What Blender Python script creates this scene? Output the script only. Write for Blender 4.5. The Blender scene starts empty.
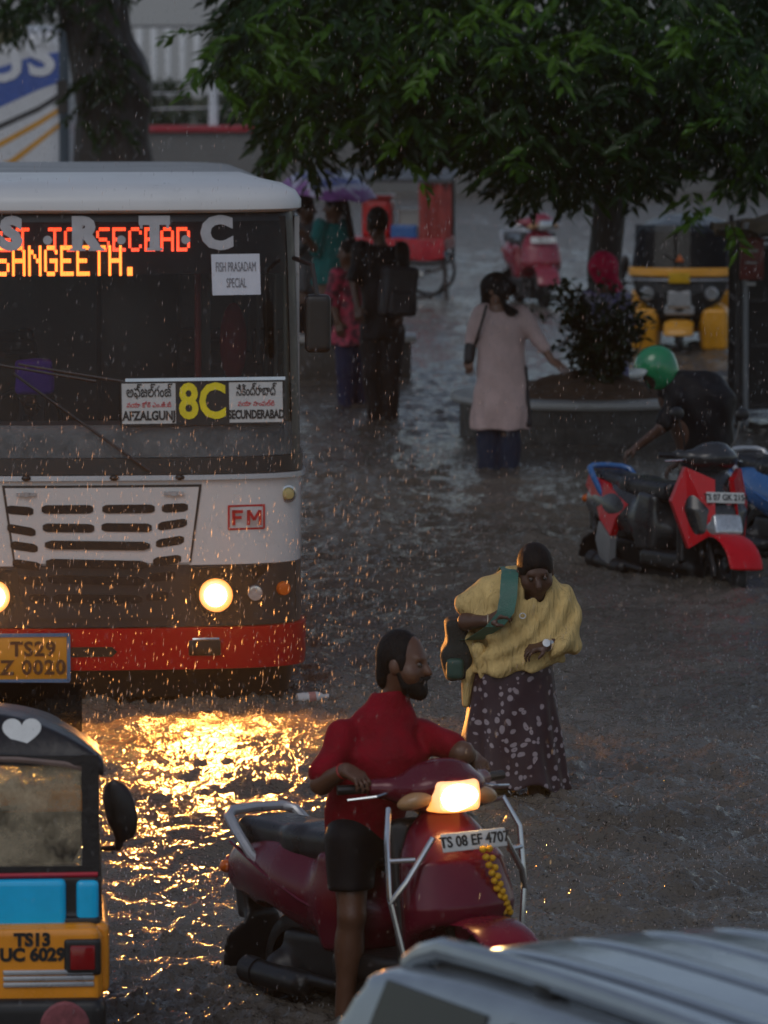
import bpy, bmesh, math, random
import numpy as np
from mathutils import Vector, Matrix, Euler, Quaternion, noise
R = math.radians
scene = bpy.context.scene
COL = scene.collection
random.seed(7)
RNG = np.random.default_rng(7)

# ------------------------------------------------------------------ camera geometry
FPX, CX, CY, SLOPE, YH = 5500.0, 384.0, 512.0, 4.6, -36.0
PITCH = math.atan((CY - YH) / FPX)
CAMH = SLOPE * math.cos(PITCH)
def ray(px, py):
    x, u = (px - CX) / FPX, -(py - CY) / FPX
    cp, sp = math.cos(PITCH), math.sin(PITCH)
    return Vector((x, cp + u * sp, -sp + u * cp))
def G(px, py, z=0.0):
    d = ray(px, py); t = (z - CAMH) / d.z
    return Vector((0, 0, CAMH)) + d * t
def P(px, py, Y):
    d = ray(px, py); t = Y / d.y
    return Vector((0, 0, CAMH)) + d * t
def S(py):
    return (py - YH) / SLOPE          # pixels per metre at a ground point on image row py

# ------------------------------------------------------------------ tags and linking
def tag(o, label=None, cat=None, group=None, kind=None):
    if label: o['label'] = label
    if cat: o['category'] = cat
    if group: o['group'] = group
    if kind: o['kind'] = kind
    return o
def empty(name, loc=(0, 0, 0), rz=0.0, sc=1.0):
    o = bpy.data.objects.new(name, None); COL.objects.link(o)
    o.location = loc; o.rotation_euler = (0, 0, rz); o.scale = (sc, sc, sc)
    o.empty_display_size = 0.1
    return o
def link(name, me, mat=None, parent=None):
    o = bpy.data.objects.new(name, me); COL.objects.link(o)
    if mat is not None:
        for m in (mat if isinstance(mat, (list, tuple)) else [mat]): me.materials.append(m)
    if parent is not None: o.parent = parent
    return o
def mesh_np(name, V, F, mat=None, parent=None, smooth=True):
    """V (n,3) array, F (m,k) array of faces with k corners."""
    V = np.asarray(V, dtype=np.float32); F = np.asarray(F, dtype=np.int32)
    me = bpy.data.meshes.new(name)
    me.vertices.add(len(V)); me.vertices.foreach_set('co', V.ravel())
    k = F.shape[1]
    me.loops.add(F.size); me.loops.foreach_set('vertex_index', F.ravel())
    me.polygons.add(len(F))
    me.polygons.foreach_set('loop_start', np.arange(0, F.size, k, dtype=np.int32))
    me.polygons.foreach_set('loop_total', np.full(len(F), k, dtype=np.int32))
    me.polygons.foreach_set('use_smooth', np.full(len(F), smooth, dtype=bool))
    me.update(calc_edges=True); me.validate()
    return link(name, me, mat, parent)

# ------------------------------------------------------------------ materials
def srgb(r, g, b):
    f = lambda c: (c / 255) / 12.92 if c / 255 <= .04045 else (((c / 255) + .055) / 1.055) ** 2.4
    return (f(r), f(g), f(b))
def new_mat(name):
    m = bpy.data.materials.new(name); m.use_nodes = True
    return m, m.node_tree.nodes, m.node_tree.links, m.node_tree.nodes['Principled BSDF']
def setin(b, key, val):
    if key in b.inputs: b.inputs[key].default_value = val
def M(name, c, rough=.45, metal=0.0, var=.18, scale=9.0, bump=0.0, bscale=60.0, coat=0.0, spec=.5,
      dirt=0.0, dirtcol=(.03, .025, .02), aniso=(1, 1, 1)):
    m, N, L, b = new_mat(name)
    tc = N.new('ShaderNodeTexCoord'); mp = N.new('ShaderNodeMapping'); mp.inputs['Scale'].default_value = aniso
    L.new(tc.outputs['Object'], mp.inputs['Vector'])
    nz = N.new('ShaderNodeTexNoise'); nz.inputs['Scale'].default_value = scale; nz.inputs['Detail'].default_value = 6
    nz.inputs['Roughness'].default_value = .65
    L.new(mp.outputs['Vector'], nz.inputs['Vector'])
    rp = N.new('ShaderNodeMapRange'); rp.inputs[1].default_value = .25; rp.inputs[2].default_value = .75
    rp.inputs[3].default_value = 1 - var; rp.inputs[4].default_value = 1 + var
    L.new(nz.outputs['Fac'], rp.inputs[0])
    mx = N.new('ShaderNodeMix'); mx.data_type = 'RGBA'; mx.blend_type = 'MULTIPLY'; mx.inputs[0].default_value = 1
    mx.inputs[6].default_value = (*c, 1)
    L.new(rp.outputs[0], mx.inputs[7])
    out = mx.outputs[2]
    if dirt > 0:
        n2 = N.new('ShaderNodeTexNoise'); n2.inputs['Scale'].default_value = scale * .5; n2.inputs['Detail'].default_value = 8
        n2.inputs['Roughness'].default_value = .75
        L.new(tc.outputs['Object'], n2.inputs['Vector'])
        r2 = N.new('ShaderNodeMapRange'); r2.inputs[1].default_value = .45; r2.inputs[2].default_value = .75
        r2.inputs[3].default_value = 0; r2.inputs[4].default_value = dirt
        L.new(n2.outputs['Fac'], r2.inputs[0])
        m2 = N.new('ShaderNodeMix'); m2.data_type = 'RGBA'
        L.new(r2.outputs[0], m2.inputs[0]); L.new(out, m2.inputs[6]); m2.inputs[7].default_value = (*dirtcol, 1)
        out = m2.outputs[2]
    L.new(out, b.inputs['Base Color'])
    rr = N.new('ShaderNodeMapRange'); rr.inputs[1].default_value = .3; rr.inputs[2].default_value = .7
    rr.inputs[3].default_value = max(.03, rough * .75); rr.inputs[4].default_value = min(1, rough * 1.25)
    L.new(nz.outputs['Fac'], rr.inputs[0]); L.new(rr.outputs[0], b.inputs['Roughness'])
    b.inputs['Metallic'].default_value = metal
    setin(b, 'Specular IOR Level', spec); setin(b, 'Coat Weight', coat); setin(b, 'Coat Roughness', .08)
    if bump > 0:
        nb = N.new('ShaderNodeTexNoise'); nb.inputs['Scale'].default_value = bscale; nb.inputs['Detail'].default_value = 4
        L.new(mp.outputs['Vector'], nb.inputs['Vector'])
        bp = N.new('ShaderNodeBump'); bp.inputs['Strength'].default_value = bump; bp.inputs['Distance'].default_value = .01
        L.new(nb.outputs['Fac'], bp.inputs['Height']); L.new(bp.outputs['Normal'], b.inputs['Normal'])
    return m
def emis(name, c, strength, base=(.8, .8, .8)):
    m, N, L, b = new_mat(name)
    b.inputs['Base Color'].default_value = (*base, 1); b.inputs['Roughness'].default_value = .2
    setin(b, 'Emission Color', (*c, 1)); setin(b, 'Emission Strength', strength)
    return m
def glass(name, tint=(.8, .85, .85), rough=.03, refl=.12, dirt=0.0, dcol=(.35, .37, .38)):
    """thin pane: mostly see-through with a reflective film and some rain dirt"""
    m, N, L, b = new_mat(name)
    N.remove(b); out = N['Material Output']
    tr = N.new('ShaderNodeBsdfTransparent'); tr.inputs[0].default_value = (*tint, 1)
    gl = N.new('ShaderNodeBsdfGlossy'); gl.inputs['Roughness'].default_value = rough
    gl.inputs['Color'].default_value = (.9, .93, .95, 1)
    fr = N.new('ShaderNodeFresnel'); fr.inputs['IOR'].default_value = 1.5
    ad = N.new('ShaderNodeMath'); ad.operation = 'ADD'; ad.inputs[1].default_value = refl; ad.use_clamp = True
    L.new(fr.outputs[0], ad.inputs[0])
    mx = N.new('ShaderNodeMixShader'); L.new(ad.outputs[0], mx.inputs[0]); L.new(tr.outputs[0], mx.inputs[1]); L.new(gl.outputs[0], mx.inputs[2])
    last = mx
    if dirt > 0:
        df = N.new('ShaderNodeBsdfDiffuse'); df.inputs['Color'].default_value = (*dcol, 1)
        tc = N.new('ShaderNodeTexCoord'); nz = N.new('ShaderNodeTexNoise'); nz.inputs['Scale'].default_value = 3.5; nz.inputs['Detail'].default_value = 9
        nz.inputs['Roughness'].default_value = .8
        L.new(tc.outputs['Object'], nz.inputs['Vector'])
        mr = N.new('ShaderNodeMapRange'); mr.inputs[1].default_value = .35; mr.inputs[2].default_value = .75; mr.inputs[4].default_value = dirt
        L.new(nz.outputs['Fac'], mr.inputs[0])
        m3 = N.new('ShaderNodeMixShader'); L.new(mr.outputs[0], m3.inputs[0]); L.new(mx.outputs[0], m3.inputs[1]); L.new(df.outputs[0], m3.inputs[2])
        last = m3
    L.new(last.outputs[0], out.inputs[0])
    return m

# ------------------------------------------------------------------ polygon builder
class MB:
    def __init__(s): s.bm = bmesh.new()
    def _add(s, V, F):
        vs = [s.bm.verts.new(v) for v in V]
        for f in F:
            try: s.bm.faces.new([vs[i] for i in f])
            except ValueError: pass
        return vs
    def box(s, c, size, rot=None, bevel=0.0, seg=2):
        b = bmesh.new(); bmesh.ops.create_cube(b, size=1.0)
        bmesh.ops.scale(b, vec=size, verts=b.verts)
        if bevel > 0:
            bmesh.ops.bevel(b, geom=list(b.edges), offset=min(bevel, min(size) * .49), segments=seg, profile=.5, affect='EDGES')
        if rot is not None: bmesh.ops.rotate(b, cent=(0, 0, 0), matrix=Euler(rot).to_matrix(), verts=b.verts)
        bmesh.ops.translate(b, vec=c, verts=b.verts)
        s._merge(b); return s
    def _merge(s, b):
        b.verts.index_update()
        s._add([v.co.copy() for v in b.verts], [[v.index for v in f.verts] for f in b.faces]); b.free()
    def rings(s, rings, close=True, cap0=True, cap1=True):
        n = len(rings[0]); V = [p for r in rings for p in r]; F = []
        m = n if close else n - 1
        for i in range(len(rings) - 1):
            for j in range(m):
                a, b_ = i * n + j, i * n + (j + 1) % n
                F.append((a, b_, b_ + n, a + n))
        if cap0: F.append(tuple(range(n - 1, -1, -1)))
        if cap1: F.append(tuple(range((len(rings) - 1) * n, len(rings) * n)))
        s._add(V, F); return s
    def tube(s, path, r, n=8, closed=False, flat=1.0):
        path = [Vector(p) for p in path]; m = len(path)
        rs = list(r) if isinstance(r, (list, tuple)) else [r] * m
        rg = []; up = None
        for i, p in enumerate(path):
            a = path[i - 1] if (i > 0 or closed) else p
            b_ = path[(i + 1) % m] if (i < m - 1 or closed) else p
            t = (b_ - a)
            t = t.normalized() if t.length > 1e-9 else Vector((0, 0, 1))
            if up is None:
                up = Vector((0, 0, 1)) if abs(t.z) < .9 else Vector((1, 0, 0))
            x = t.cross(up)
            if x.length < 1e-6: x = t.cross(Vector((0, 1, 0)))
            x.normalize(); y = x.cross(t).normalized(); up = y
            rg.append([p + x * math.cos(k * 2 * math.pi / n) * rs[i] + y * math.sin(k * 2 * math.pi / n) * rs[i] * flat for k in range(n)])
        if closed:
            rg.append(rg[0]); s.rings(rg, cap0=False, cap1=False)
        else: s.rings(rg)
        return s
    def lathe(s, prof, n=24, mat=None, cap=True):
        """profile of (r, z) turned about local z; mat places it"""
        mat = mat or Matrix()
        rg = [[mat @ Vector((r * math.cos(k * 2 * math.pi / n), r * math.sin(k * 2 * math.pi / n), z)) for k in range(n)] for r, z in prof]
        s.rings(rg, cap0=cap, cap1=cap); return s
    def prism(s, poly, d, mat=None):
        """2-D polygon in local xz, from y=0 to y=d"""
        mat = mat or Matrix()
        a = [mat @ Vector((x, 0, z)) for x, z in poly]; b_ = [mat @ Vector((x, d, z)) for x, z in poly]
        s.rings([a, b_]); return s
    def ell(s, c, r, n=16, m=10, rot=None):
        b = bmesh.new(); bmesh.ops.create_uvsphere(b, u_segments=n, v_segments=m, radius=1)
        bmesh.ops.scale(b, vec=r, verts=b.verts)
        if rot is not None: bmesh.ops.rotate(b, cent=(0, 0, 0), matrix=Euler(rot).to_matrix(), verts=b.verts)
        bmesh.ops.translate(b, vec=c, verts=b.verts); s._merge(b); return s
    def build(s, name, mat=None, parent=None, sharp=35, smooth=True, bevel=0.0):
        bmesh.ops.remove_doubles(s.bm, verts=s.bm.verts, dist=1e-5)
        bmesh.ops.recalc_face_normals(s.bm, faces=s.bm.faces)
        me = bpy.data.meshes.new(name); s.bm.to_mesh(me); s.bm.free()
        if smooth:
            me.polygons.foreach_set('use_smooth', [True] * len(me.polygons))
            me.set_sharp_from_angle(angle=R(sharp))
        return link(name, me, mat, parent)
def align(axis_to, loc=(0, 0, 0)):
    """matrix taking local z to a direction, placed at loc"""
    q = Vector((0, 0, 1)).rotation_difference(Vector(axis_to).normalized())
    return Matrix.Translation(loc) @ q.to_matrix().to_4x4()

# ------------------------------------------------------------------ signed-distance solids
def rotm(rot):
    if rot is None: return None
    return np.array(rot) if isinstance(rot, (Matrix, np.ndarray)) else np.array(Euler(rot).to_matrix())
class SDF:
    """smoothly blended solids turned into one continuous skin (surface nets)"""
    def __init__(s): s.ops = []
    def cap(s, a, b, ra, rb=None, k=.03, op='u'):
        s.ops.append(('cap', np.array(a, float), np.array(b, float), ra, ra if rb is None else rb, k, op)); return s
    def ell(s, c, r, rot=None, k=.03, op='u'):
        m = rotm(rot)
        s.ops.append(('ell', np.array(c, float), np.array(r, float), m, None, k, op)); return s
    def box(s, c, h, r=.01, rot=None, k=.02, op='u'):
        m = rotm(rot)
        s.ops.append(('box', np.array(c, float), np.array(h, float), m, r, k, op)); return s
    def loft(s, lev, k=.03, op='u', folds=None):
        """lev: rows (z, cx, cy, rx, ry) of an upright elliptical stack; folds = (amp, count, phase)"""
        s.ops.append(('loft', np.array(sorted(lev), float), folds, None, None, k, op)); return s
    def fn(s, f, lo, hi, k=.02, op='u'):
        s.ops.append(('fn', f, np.array(lo, float), np.array(hi, float), None, k, op)); return s
    def bounds(s):
        lo, hi = np.full(3, 1e9), np.full(3, -1e9)
        for o in s.ops:
            if o[6] != 'u': continue
            a, b = s._bb(o); lo = np.minimum(lo, a); hi = np.maximum(hi, b)
        return lo, hi
    def _bb(s, o):
        t = o[0]
        if t == 'cap': return np.minimum(o[1] - o[3], o[2] - o[4]), np.maximum(o[1] + o[3], o[2] + o[4])
        if t in ('ell', 'box'):
            e = o[2] + (o[4] or 0)
            if o[3] is not None: e = np.abs(o[3]) @ e
            return o[1] - e, o[1] + e
        if t == 'loft':
            l = o[1]; g = 1.0 + (o[2][0] if o[2] else 0)
            return (np.array([(l[:, 1] - l[:, 3] * g).min(), (l[:, 2] - l[:, 4] * g).min(), l[0, 0]]),
                    np.array([(l[:, 1] + l[:, 3] * g).max(), (l[:, 2] + l[:, 4] * g).max(), l[-1, 0]]))
        return o[2], o[3]
    def _ev(s, o, X, Y, Z):
        t = o[0]
        if t == 'cap':
            a, b, ra, rb = o[1:5]; ba = b - a; L2 = max(1e-9, float(ba @ ba))
            px, py, pz = X - a[0], Y - a[1], Z - a[2]
            h = np.clip((px * ba[0] + py * ba[1] + pz * ba[2]) / L2, 0, 1)
            return np.sqrt((px - h * ba[0]) ** 2 + (py - h * ba[1]) ** 2 + (pz - h * ba[2]) ** 2) - (ra + (rb - ra) * h)
        if t in ('ell', 'box'):
            c, r, m = o[1:4]
            px, py, pz = X - c[0], Y - c[1], Z - c[2]
            if m is not None:
                px, py, pz = (m[0, 0] * px + m[1, 0] * py + m[2, 0] * pz, m[0, 1] * px + m[1, 1] * py + m[2, 1] * pz,
                              m[0, 2] * px + m[1, 2] * py + m[2, 2] * pz)
            if t == 'ell':
                k0 = np.sqrt((px / r[0]) ** 2 + (py / r[1]) ** 2 + (pz / r[2]) ** 2)
                k1 = np.sqrt((px / r[0] ** 2) ** 2 + (py / r[1] ** 2) ** 2 + (pz / r[2] ** 2) ** 2) + 1e-9
                return k0 * (k0 - 1) / k1
            qx, qy, qz = np.abs(px) - r[0], np.abs(py) - r[1], np.abs(pz) - r[2]
            return (np.sqrt(np.maximum(qx, 0) ** 2 + np.maximum(qy, 0) ** 2 + np.maximum(qz, 0) ** 2)
                    + np.minimum(np.maximum(qx, np.maximum(qy, qz)), 0) - o[4])
        if t == 'loft':
            l = o[1]; z = Z
            cx, cy, rx, ry = (np.interp(z, l[:, 0], l[:, i]) for i in (1, 2, 3, 4))
            dx, dy = X - cx, Y - cy
            if o[2]:
                am, n, ph = o[2]; an = np.arctan2(dy / ry, dx / rx)
                w = np.clip((l[-1, 0] - z) / (l[-1, 0] - l[0, 0]), 0, 1)
                g = 1 + am * w * (np.sin(n * an + ph + 2.2 * np.sin(z * 5 + ph)) * .6 + .4 * np.sin((n * 2 - 1) * an + 1.7 * ph + z * 9))
                rx, ry = rx * g, ry * g
            q = np.sqrt((dx / rx) ** 2 + (dy / ry) ** 2)
            d = (q - 1) * np.minimum(rx, ry)
            return np.maximum(d, np.maximum(l[0, 0] - z, z - l[-1, 0]))
        return o[1](X, Y, Z)
    def mesh(s, vox=.01, pad=.03, wrinkle=None, smooth=1):
        lo, hi = s.bounds(); lo = lo - pad; hi = hi + pad
        n = np.ceil((hi - lo) / vox).astype(int) + 1
        ax = [lo[i] + vox * np.arange(n[i]) for i in range(3)]
        D = np.full(n, 10.0)
        for o in s.ops:
            k, op = o[5], o[6]
            if op in ('u', 's'):
                a, b = s._bb(o); mg = k * 1.2 + 3 * vox
                i0 = np.clip(np.floor((a - mg - lo) / vox).astype(int), 0, n); i1 = np.clip(np.ceil((b + mg - lo) / vox).astype(int) + 1, 0, n)
                if (i1 <= i0).any(): continue
                sl = tuple(slice(i0[i], i1[i]) for i in range(3))
            else: sl = (slice(None),) * 3
            X, Y, Z = np.meshgrid(ax[0][sl[0]], ax[1][sl[1]], ax[2][sl[2]], indexing='ij', sparse=True)
            d = s._ev(o, X, Y, Z); c = D[sl]
            if op == 'u':
                h = np.maximum(k - np.abs(c - d), 0) / max(k, 1e-6); D[sl] = np.minimum(c, d) - h * h * k * .25
            elif op == 's':
                e = -d; h = np.maximum(k - np.abs(c - e), 0) / max(k, 1e-6); D[sl] = np.maximum(c, e) + h * h * k * .25
            else:
                h = np.maximum(k - np.abs(c - d), 0) / max(k, 1e-6); D[sl] = np.maximum(c, d) + h * h * k * .25
        if wrinkle is not None:
            X, Y, Z = np.meshgrid(*ax, indexing='ij', sparse=True); D = D + wrinkle(X, Y, Z)
        return nets(D, lo, vox, smooth)
def nets(D, lo, vox, smooth=1):
    ins = D < 0
    c = ins.astype(np.int8)
    sm = np.zeros(np.array(D.shape) - 1, dtype=np.int8)
    for i in (0, 1):
        for j in (0, 1):
            for k in (0, 1):
                sm += c[i:c.shape[0] - 1 + i, j:c.shape[1] - 1 + j, k:c.shape[2] - 1 + k]
    act = (sm > 0) & (sm < 8)
    idx = np.full(act.shape, -1, dtype=np.int64)
    ii = np.argwhere(act); idx[act] = np.arange(len(ii))
    acc = np.zeros((len(ii), 3)); cnt = np.zeros(len(ii))
    cor = [(i, j, k) for i in (0, 1) for j in (0, 1) for k in (0, 1)]
    for a in range(8):
        for b in range(a + 1, 8):
            ca, cb = np.array(cor[a]), np.array(cor[b])
            if np.abs(ca - cb).sum() != 1: continue
            va = D[tuple((ii + ca).T)]; vb = D[tuple((ii + cb).T)]
            cr = (va < 0) != (vb < 0)
            t = np.where(cr, va / np.where(cr, va - vb, 1), 0)
            pt = ca + t[:, None] * (cb - ca)
            acc[cr] += pt[cr]; cnt[cr] += 1
    V = lo + vox * (ii + acc / cnt[:, None])
    F = []
    for axn in range(3):
        o1, o2 = [(1, 2), (2, 0), (0, 1)][axn]
        s0 = [slice(None)] * 3; s1 = [slice(None)] * 3
        s0[axn] = slice(0, -1); s1[axn] = slice(1, None)
        for o in (o1, o2): s0[o] = slice(1, -1); s1[o] = slice(1, -1)
        a, b = ins[tuple(s0)], ins[tuple(s1)]
        e = np.argwhere(a != b)
        if not len(e): continue
        flip = a[tuple(e.T)]
        base = e.copy(); base[:, o1] += 1; base[:, o2] += 1
        def cell(d1, d2):
            q = base.copy(); q[:, o1] -= d1; q[:, o2] -= d2
            return idx[tuple(q.T)]
        q = np.stack([cell(1, 1), cell(0, 1), cell(0, 0), cell(1, 0)], 1)
        q[~flip] = q[~flip][:, ::-1]
        F.append(q)
    F = np.concatenate(F)
    for _ in range(smooth):
        nb = np.zeros_like(V); ct = np.zeros(len(V))
        for a, b in ((0, 1), (1, 2), (2, 3), (3, 0)):
            np.add.at(nb, F[:, a], V[F[:, b]]); np.add.at(ct, F[:, a], 1)
            np.add.at(nb, F[:, b], V[F[:, a]]); np.add.at(ct, F[:, b], 1)
        V = V * .45 + .55 * nb / np.maximum(ct, 1)[:, None]
    return V, F
def sdf_obj(name, sdf, mat, parent=None, vox=.01, wrinkle=None, smooth=1):
    V, F = sdf.mesh(vox, wrinkle=wrinkle, smooth=smooth)
    return mesh_np(name, V, F, mat, parent)

# ------------------------------------------------------------------ writing
def text(name, body, size, mat, parent, loc, rot=(R(90), 0, 0), off=0.0, depth=.002, sx=1.0, align_x='CENTER', space=1.0, line=1.0):
    cu = bpy.data.curves.new(name, 'FONT'); cu.body = body; cu.size = size; cu.align_x = align_x; cu.align_y = 'CENTER'
    cu.offset = off; cu.extrude = depth; cu.space_character = space; cu.space_line = line; cu.resolution_u = 3
    t = bpy.data.objects.new(name, cu); COL.objects.link(t)
    dg = bpy.context.evaluated_depsgraph_get(); dg.update()
    me = bpy.data.meshes.new_from_object(t.evaluated_get(dg))
    bpy.data.objects.remove(t)
    o = link(name, me, None, parent); me.materials.clear(); me.materials.append(mat)
    o.location = loc; o.rotation_euler = rot; o.scale = (sx, 1, 1)
    return o
HAZE, SKY, SUN, SCLAMP, EXPO = 0.00025, .115, .5, 360, -.58
# ------------------------------------------------------------------ ground, flood water
gm = MB(); gm.rings([[Vector((-170, -40, -.22)), Vector((170, -40, -.22)), Vector((170, 320, -.22)), Vector((-170, 320, -.22))]], cap0=False)
gr_ = gm.build('road', M('wet_asphalt', (.045, .044, .043), .35, var=.3, scale=1.5, bump=.4, bscale=30)); tag(gr_, kind='structure')
def water():
    py = np.concatenate([np.arange(1120, 420, -.85), np.arange(420, 189, -.7)])
    sy = (py - YH) / SLOPE; z = FPX / sy
    yd = (z - CAMH * math.sin(PITCH)) / math.cos(PITCH)
    yn = np.concatenate([np.linspace(-40, 10, 14), np.linspace(12, yd[0] - .1, 60), yd, np.linspace(yd[-1] + 2, 320, 30)])
    xd = np.arange(-3.6, 3.6, .0125); g = np.cumsum(.0125 * 1.03 ** np.arange(1, 190))
    g = g[g < 160]
    xn = np.concatenate([-3.6 - g[::-1], xd, 3.6 + g])
    X, Y = np.meshgrid(xn, yn, indexing='xy')
    rs = np.gradient(yn)[:, None]; cs = np.gradient(xn)[None, :]
    H = np.zeros_like(X); rng = np.random.default_rng(3)
    WX = X + .10 * np.sin(Y * 1.9 + X * .7) + .05 * np.sin(Y * 5.1 - X * 2.3); WY = Y + .12 * np.sin(X * 2.3 + Y * .4) + .06 * np.sin(X * 6.1 + Y * 1.7)
    env = .65 + .35 * np.sin(X * .9 + .6 * np.sin(Y * .5)) * np.sin(Y * .45 + 1)
    for i in range(46):
        lam = .07 * 1.058 ** i * rng.uniform(.85, 1.15)
        th = rng.normal(math.pi / 2 * .9, .75) if i % 2 else rng.uniform(0, math.pi)         # flow runs towards the camera: crests lie across it
        kx, ky = math.cos(th), math.sin(th); ph = rng.uniform(0, 6.28)
        spc = np.maximum(rs * abs(ky), cs * abs(kx))
        att = np.clip((lam / spc - 2.5) / 2.5, 0, 1)
        H += att * env * (.0098 * lam ** .6) * np.sin((WX * kx + WY * ky) * 2 * math.pi / lam + ph)
    # rings and little crowns where drops have just landed
    def rings(n, y0, y1, amp, rmin, rmax):
        for _ in range(n):
            y = y0 * (y1 / y0) ** rng.random(); x = rng.uniform(-.095, .095) * y; r = rng.uniform(rmin, rmax)
            i0, i1 = np.searchsorted(yn, (y - r * 1.4, y + r * 1.4)); j0, j1 = np.searchsorted(xn, (x - r * 1.4, x + r * 1.4))
            if i1 - i0 < 2 or j1 - j0 < 3: continue
            d = np.hypot(X[i0:i1, j0:j1] - x, Y[i0:i1, j0:j1] - y)
            H[i0:i1, j0:j1] += amp * rng.uniform(.4, 1) * np.exp(-((d - r) / (.22 * r + .006)) ** 2) * np.cos((d - r) / (.16 * r + .008) * 2)
    rings(15000, 21, 60, .008, .016, .06)
    rings(9000, 21, 85, .018, .010, .03)
    # ripples running off everything that stands in the flow
    def wake(px, py, r, amp=.011, lam=.085):
        p = G(px, py); i0, i1 = np.searchsorted(yn, (p.y - r * 4, p.y + r * 4)); j0, j1 = np.searchsorted(xn, (p.x - r * 4, p.x + r * 4))
        if i1 <= i0 or j1 <= j0: return
        dx, dy = X[i0:i1, j0:j1] - p.x, Y[i0:i1, j0:j1] - p.y
        d = np.hypot(dx, dy * .8); w = np.exp(-(np.maximum(d - r * .4, 0) / r) ** 1.2) * (.6 + .6 * np.exp(-(dx / (.5 * r)) ** 2) * (dy < 0))
        H[i0:i1, j0:j1] += amp * w * np.cos(2 * math.pi * d / lam + 1.5 * np.sin(np.arctan2(dy, dx) * 5 + px))
    for a in ((488, 467, .32), (508, 467, .32), (377, 420, .4), (389, 420, .4), (346, 405, .35), (359, 405, .35), (495, 786, .42), (535, 786, .42), (344, 1022, .3), (270, 985, .45), (610, 562, .4), (700, 578, .4), (694, 545, .3), (540, 305, .4), (680, 350, .5), (311, 702, .2)): wake(*a)
    for px in range(-90, 306, 18): wake(px, 702, .28, .012, .11)
    V = np.stack([X, Y, H], -1).reshape(-1, 3)
    nx, ny = len(xn), len(yn)
    a = (np.arange(ny - 1)[:, None] * nx + np.arange(nx - 1)[None, :]).ravel()
    F = np.stack([a, a + 1, a + nx + 1, a + nx], 1)
    m, N, L, b = new_mat('muddy_flood_water')
    tc = N.new('ShaderNodeTexCoord')
    n1 = N.new('ShaderNodeTexNoise'); n1.inputs['Scale'].default_value = .6; n1.inputs['Detail'].default_value = 6; L.new(tc.outputs['Object'], n1.inputs['Vector'])
    cr = N.new('ShaderNodeValToRGB'); e = cr.color_ramp.elements; e[0].position = .3; e[0].color = (.082, .070, .056, 1); e[1].position = .7; e[1].color = (.150, .130, .106, 1)
    L.new(n1.outputs['Fac'], cr.inputs[0]); L.new(cr.outputs[0], b.inputs['Base Color'])
    b.inputs['IOR'].default_value = 1.33; b.inputs['Roughness'].default_value = .10
    hs = None
    prev = None
    for sc, st, ds, sy_ in ((24, .8, .014, 1), (70, .7, .006, 1), (9, .5, .03, .8)):
        mp = N.new('ShaderNodeMapping'); mp.inputs['Scale'].default_value = (1, sy_, 1); L.new(tc.outputs['Object'], mp.inputs['Vector'])
        nz = N.new('ShaderNodeTexNoise'); nz.inputs['Scale'].default_value = sc; nz.inputs['Detail'].default_value = 4; L.new(mp.outputs[0], nz.inputs['Vector'])
        bp = N.new('ShaderNodeBump'); bp.inputs['Strength'].default_value = st; bp.inputs['Distance'].default_value = ds
        L.new(nz.outputs['Fac'], bp.inputs['Height'])
        if prev: L.new(prev.outputs[0], bp.inputs['Normal'])
        prev = bp
    for sc, ds in ((30, .022), (55, .012)):
        vo = N.new('ShaderNodeTexVoronoi'); vo.inputs['Scale'].default_value = sc; L.new(tc.outputs['Object'], vo.inputs['Vector'])
        mr = N.new('ShaderNodeMapRange'); mr.interpolation_type = 'SMOOTHSTEP'; mr.inputs[1].default_value = .02; mr.inputs[2].default_value = .42; mr.inputs[3].default_value = 1; mr.inputs[4].default_value = 0
        L.new(vo.outputs['Distance'], mr.inputs[0])
        sc_ = N.new('ShaderNodeSeparateColor'); L.new(vo.outputs['Color'], sc_.inputs[0]); mu = N.new('ShaderNodeMath'); mu.operation = 'MULTIPLY'; L.new(mr.outputs[0], mu.inputs[0]); L.new(sc_.outputs[0], mu.inputs[1])
        bp = N.new('ShaderNodeBump'); bp.inputs['Strength'].default_value = .85; bp.inputs['Distance'].default_value = ds; L.new(mu.outputs[0], bp.inputs['Height']); L.new(prev.outputs[0], bp.inputs['Normal']); prev = bp
    L.new(prev.outputs[0], b.inputs['Normal'])
    o = mesh_np('flood_water', V, F, m); tag(o, kind='structure')
water()
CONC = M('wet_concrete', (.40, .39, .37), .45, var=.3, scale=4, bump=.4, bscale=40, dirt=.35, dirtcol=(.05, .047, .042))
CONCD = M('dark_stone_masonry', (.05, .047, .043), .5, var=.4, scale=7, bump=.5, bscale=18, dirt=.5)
SOIL = M('brown_soil', (.12, .07, .042), .75, var=.4, scale=9, bump=.8, bscale=22)
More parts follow.
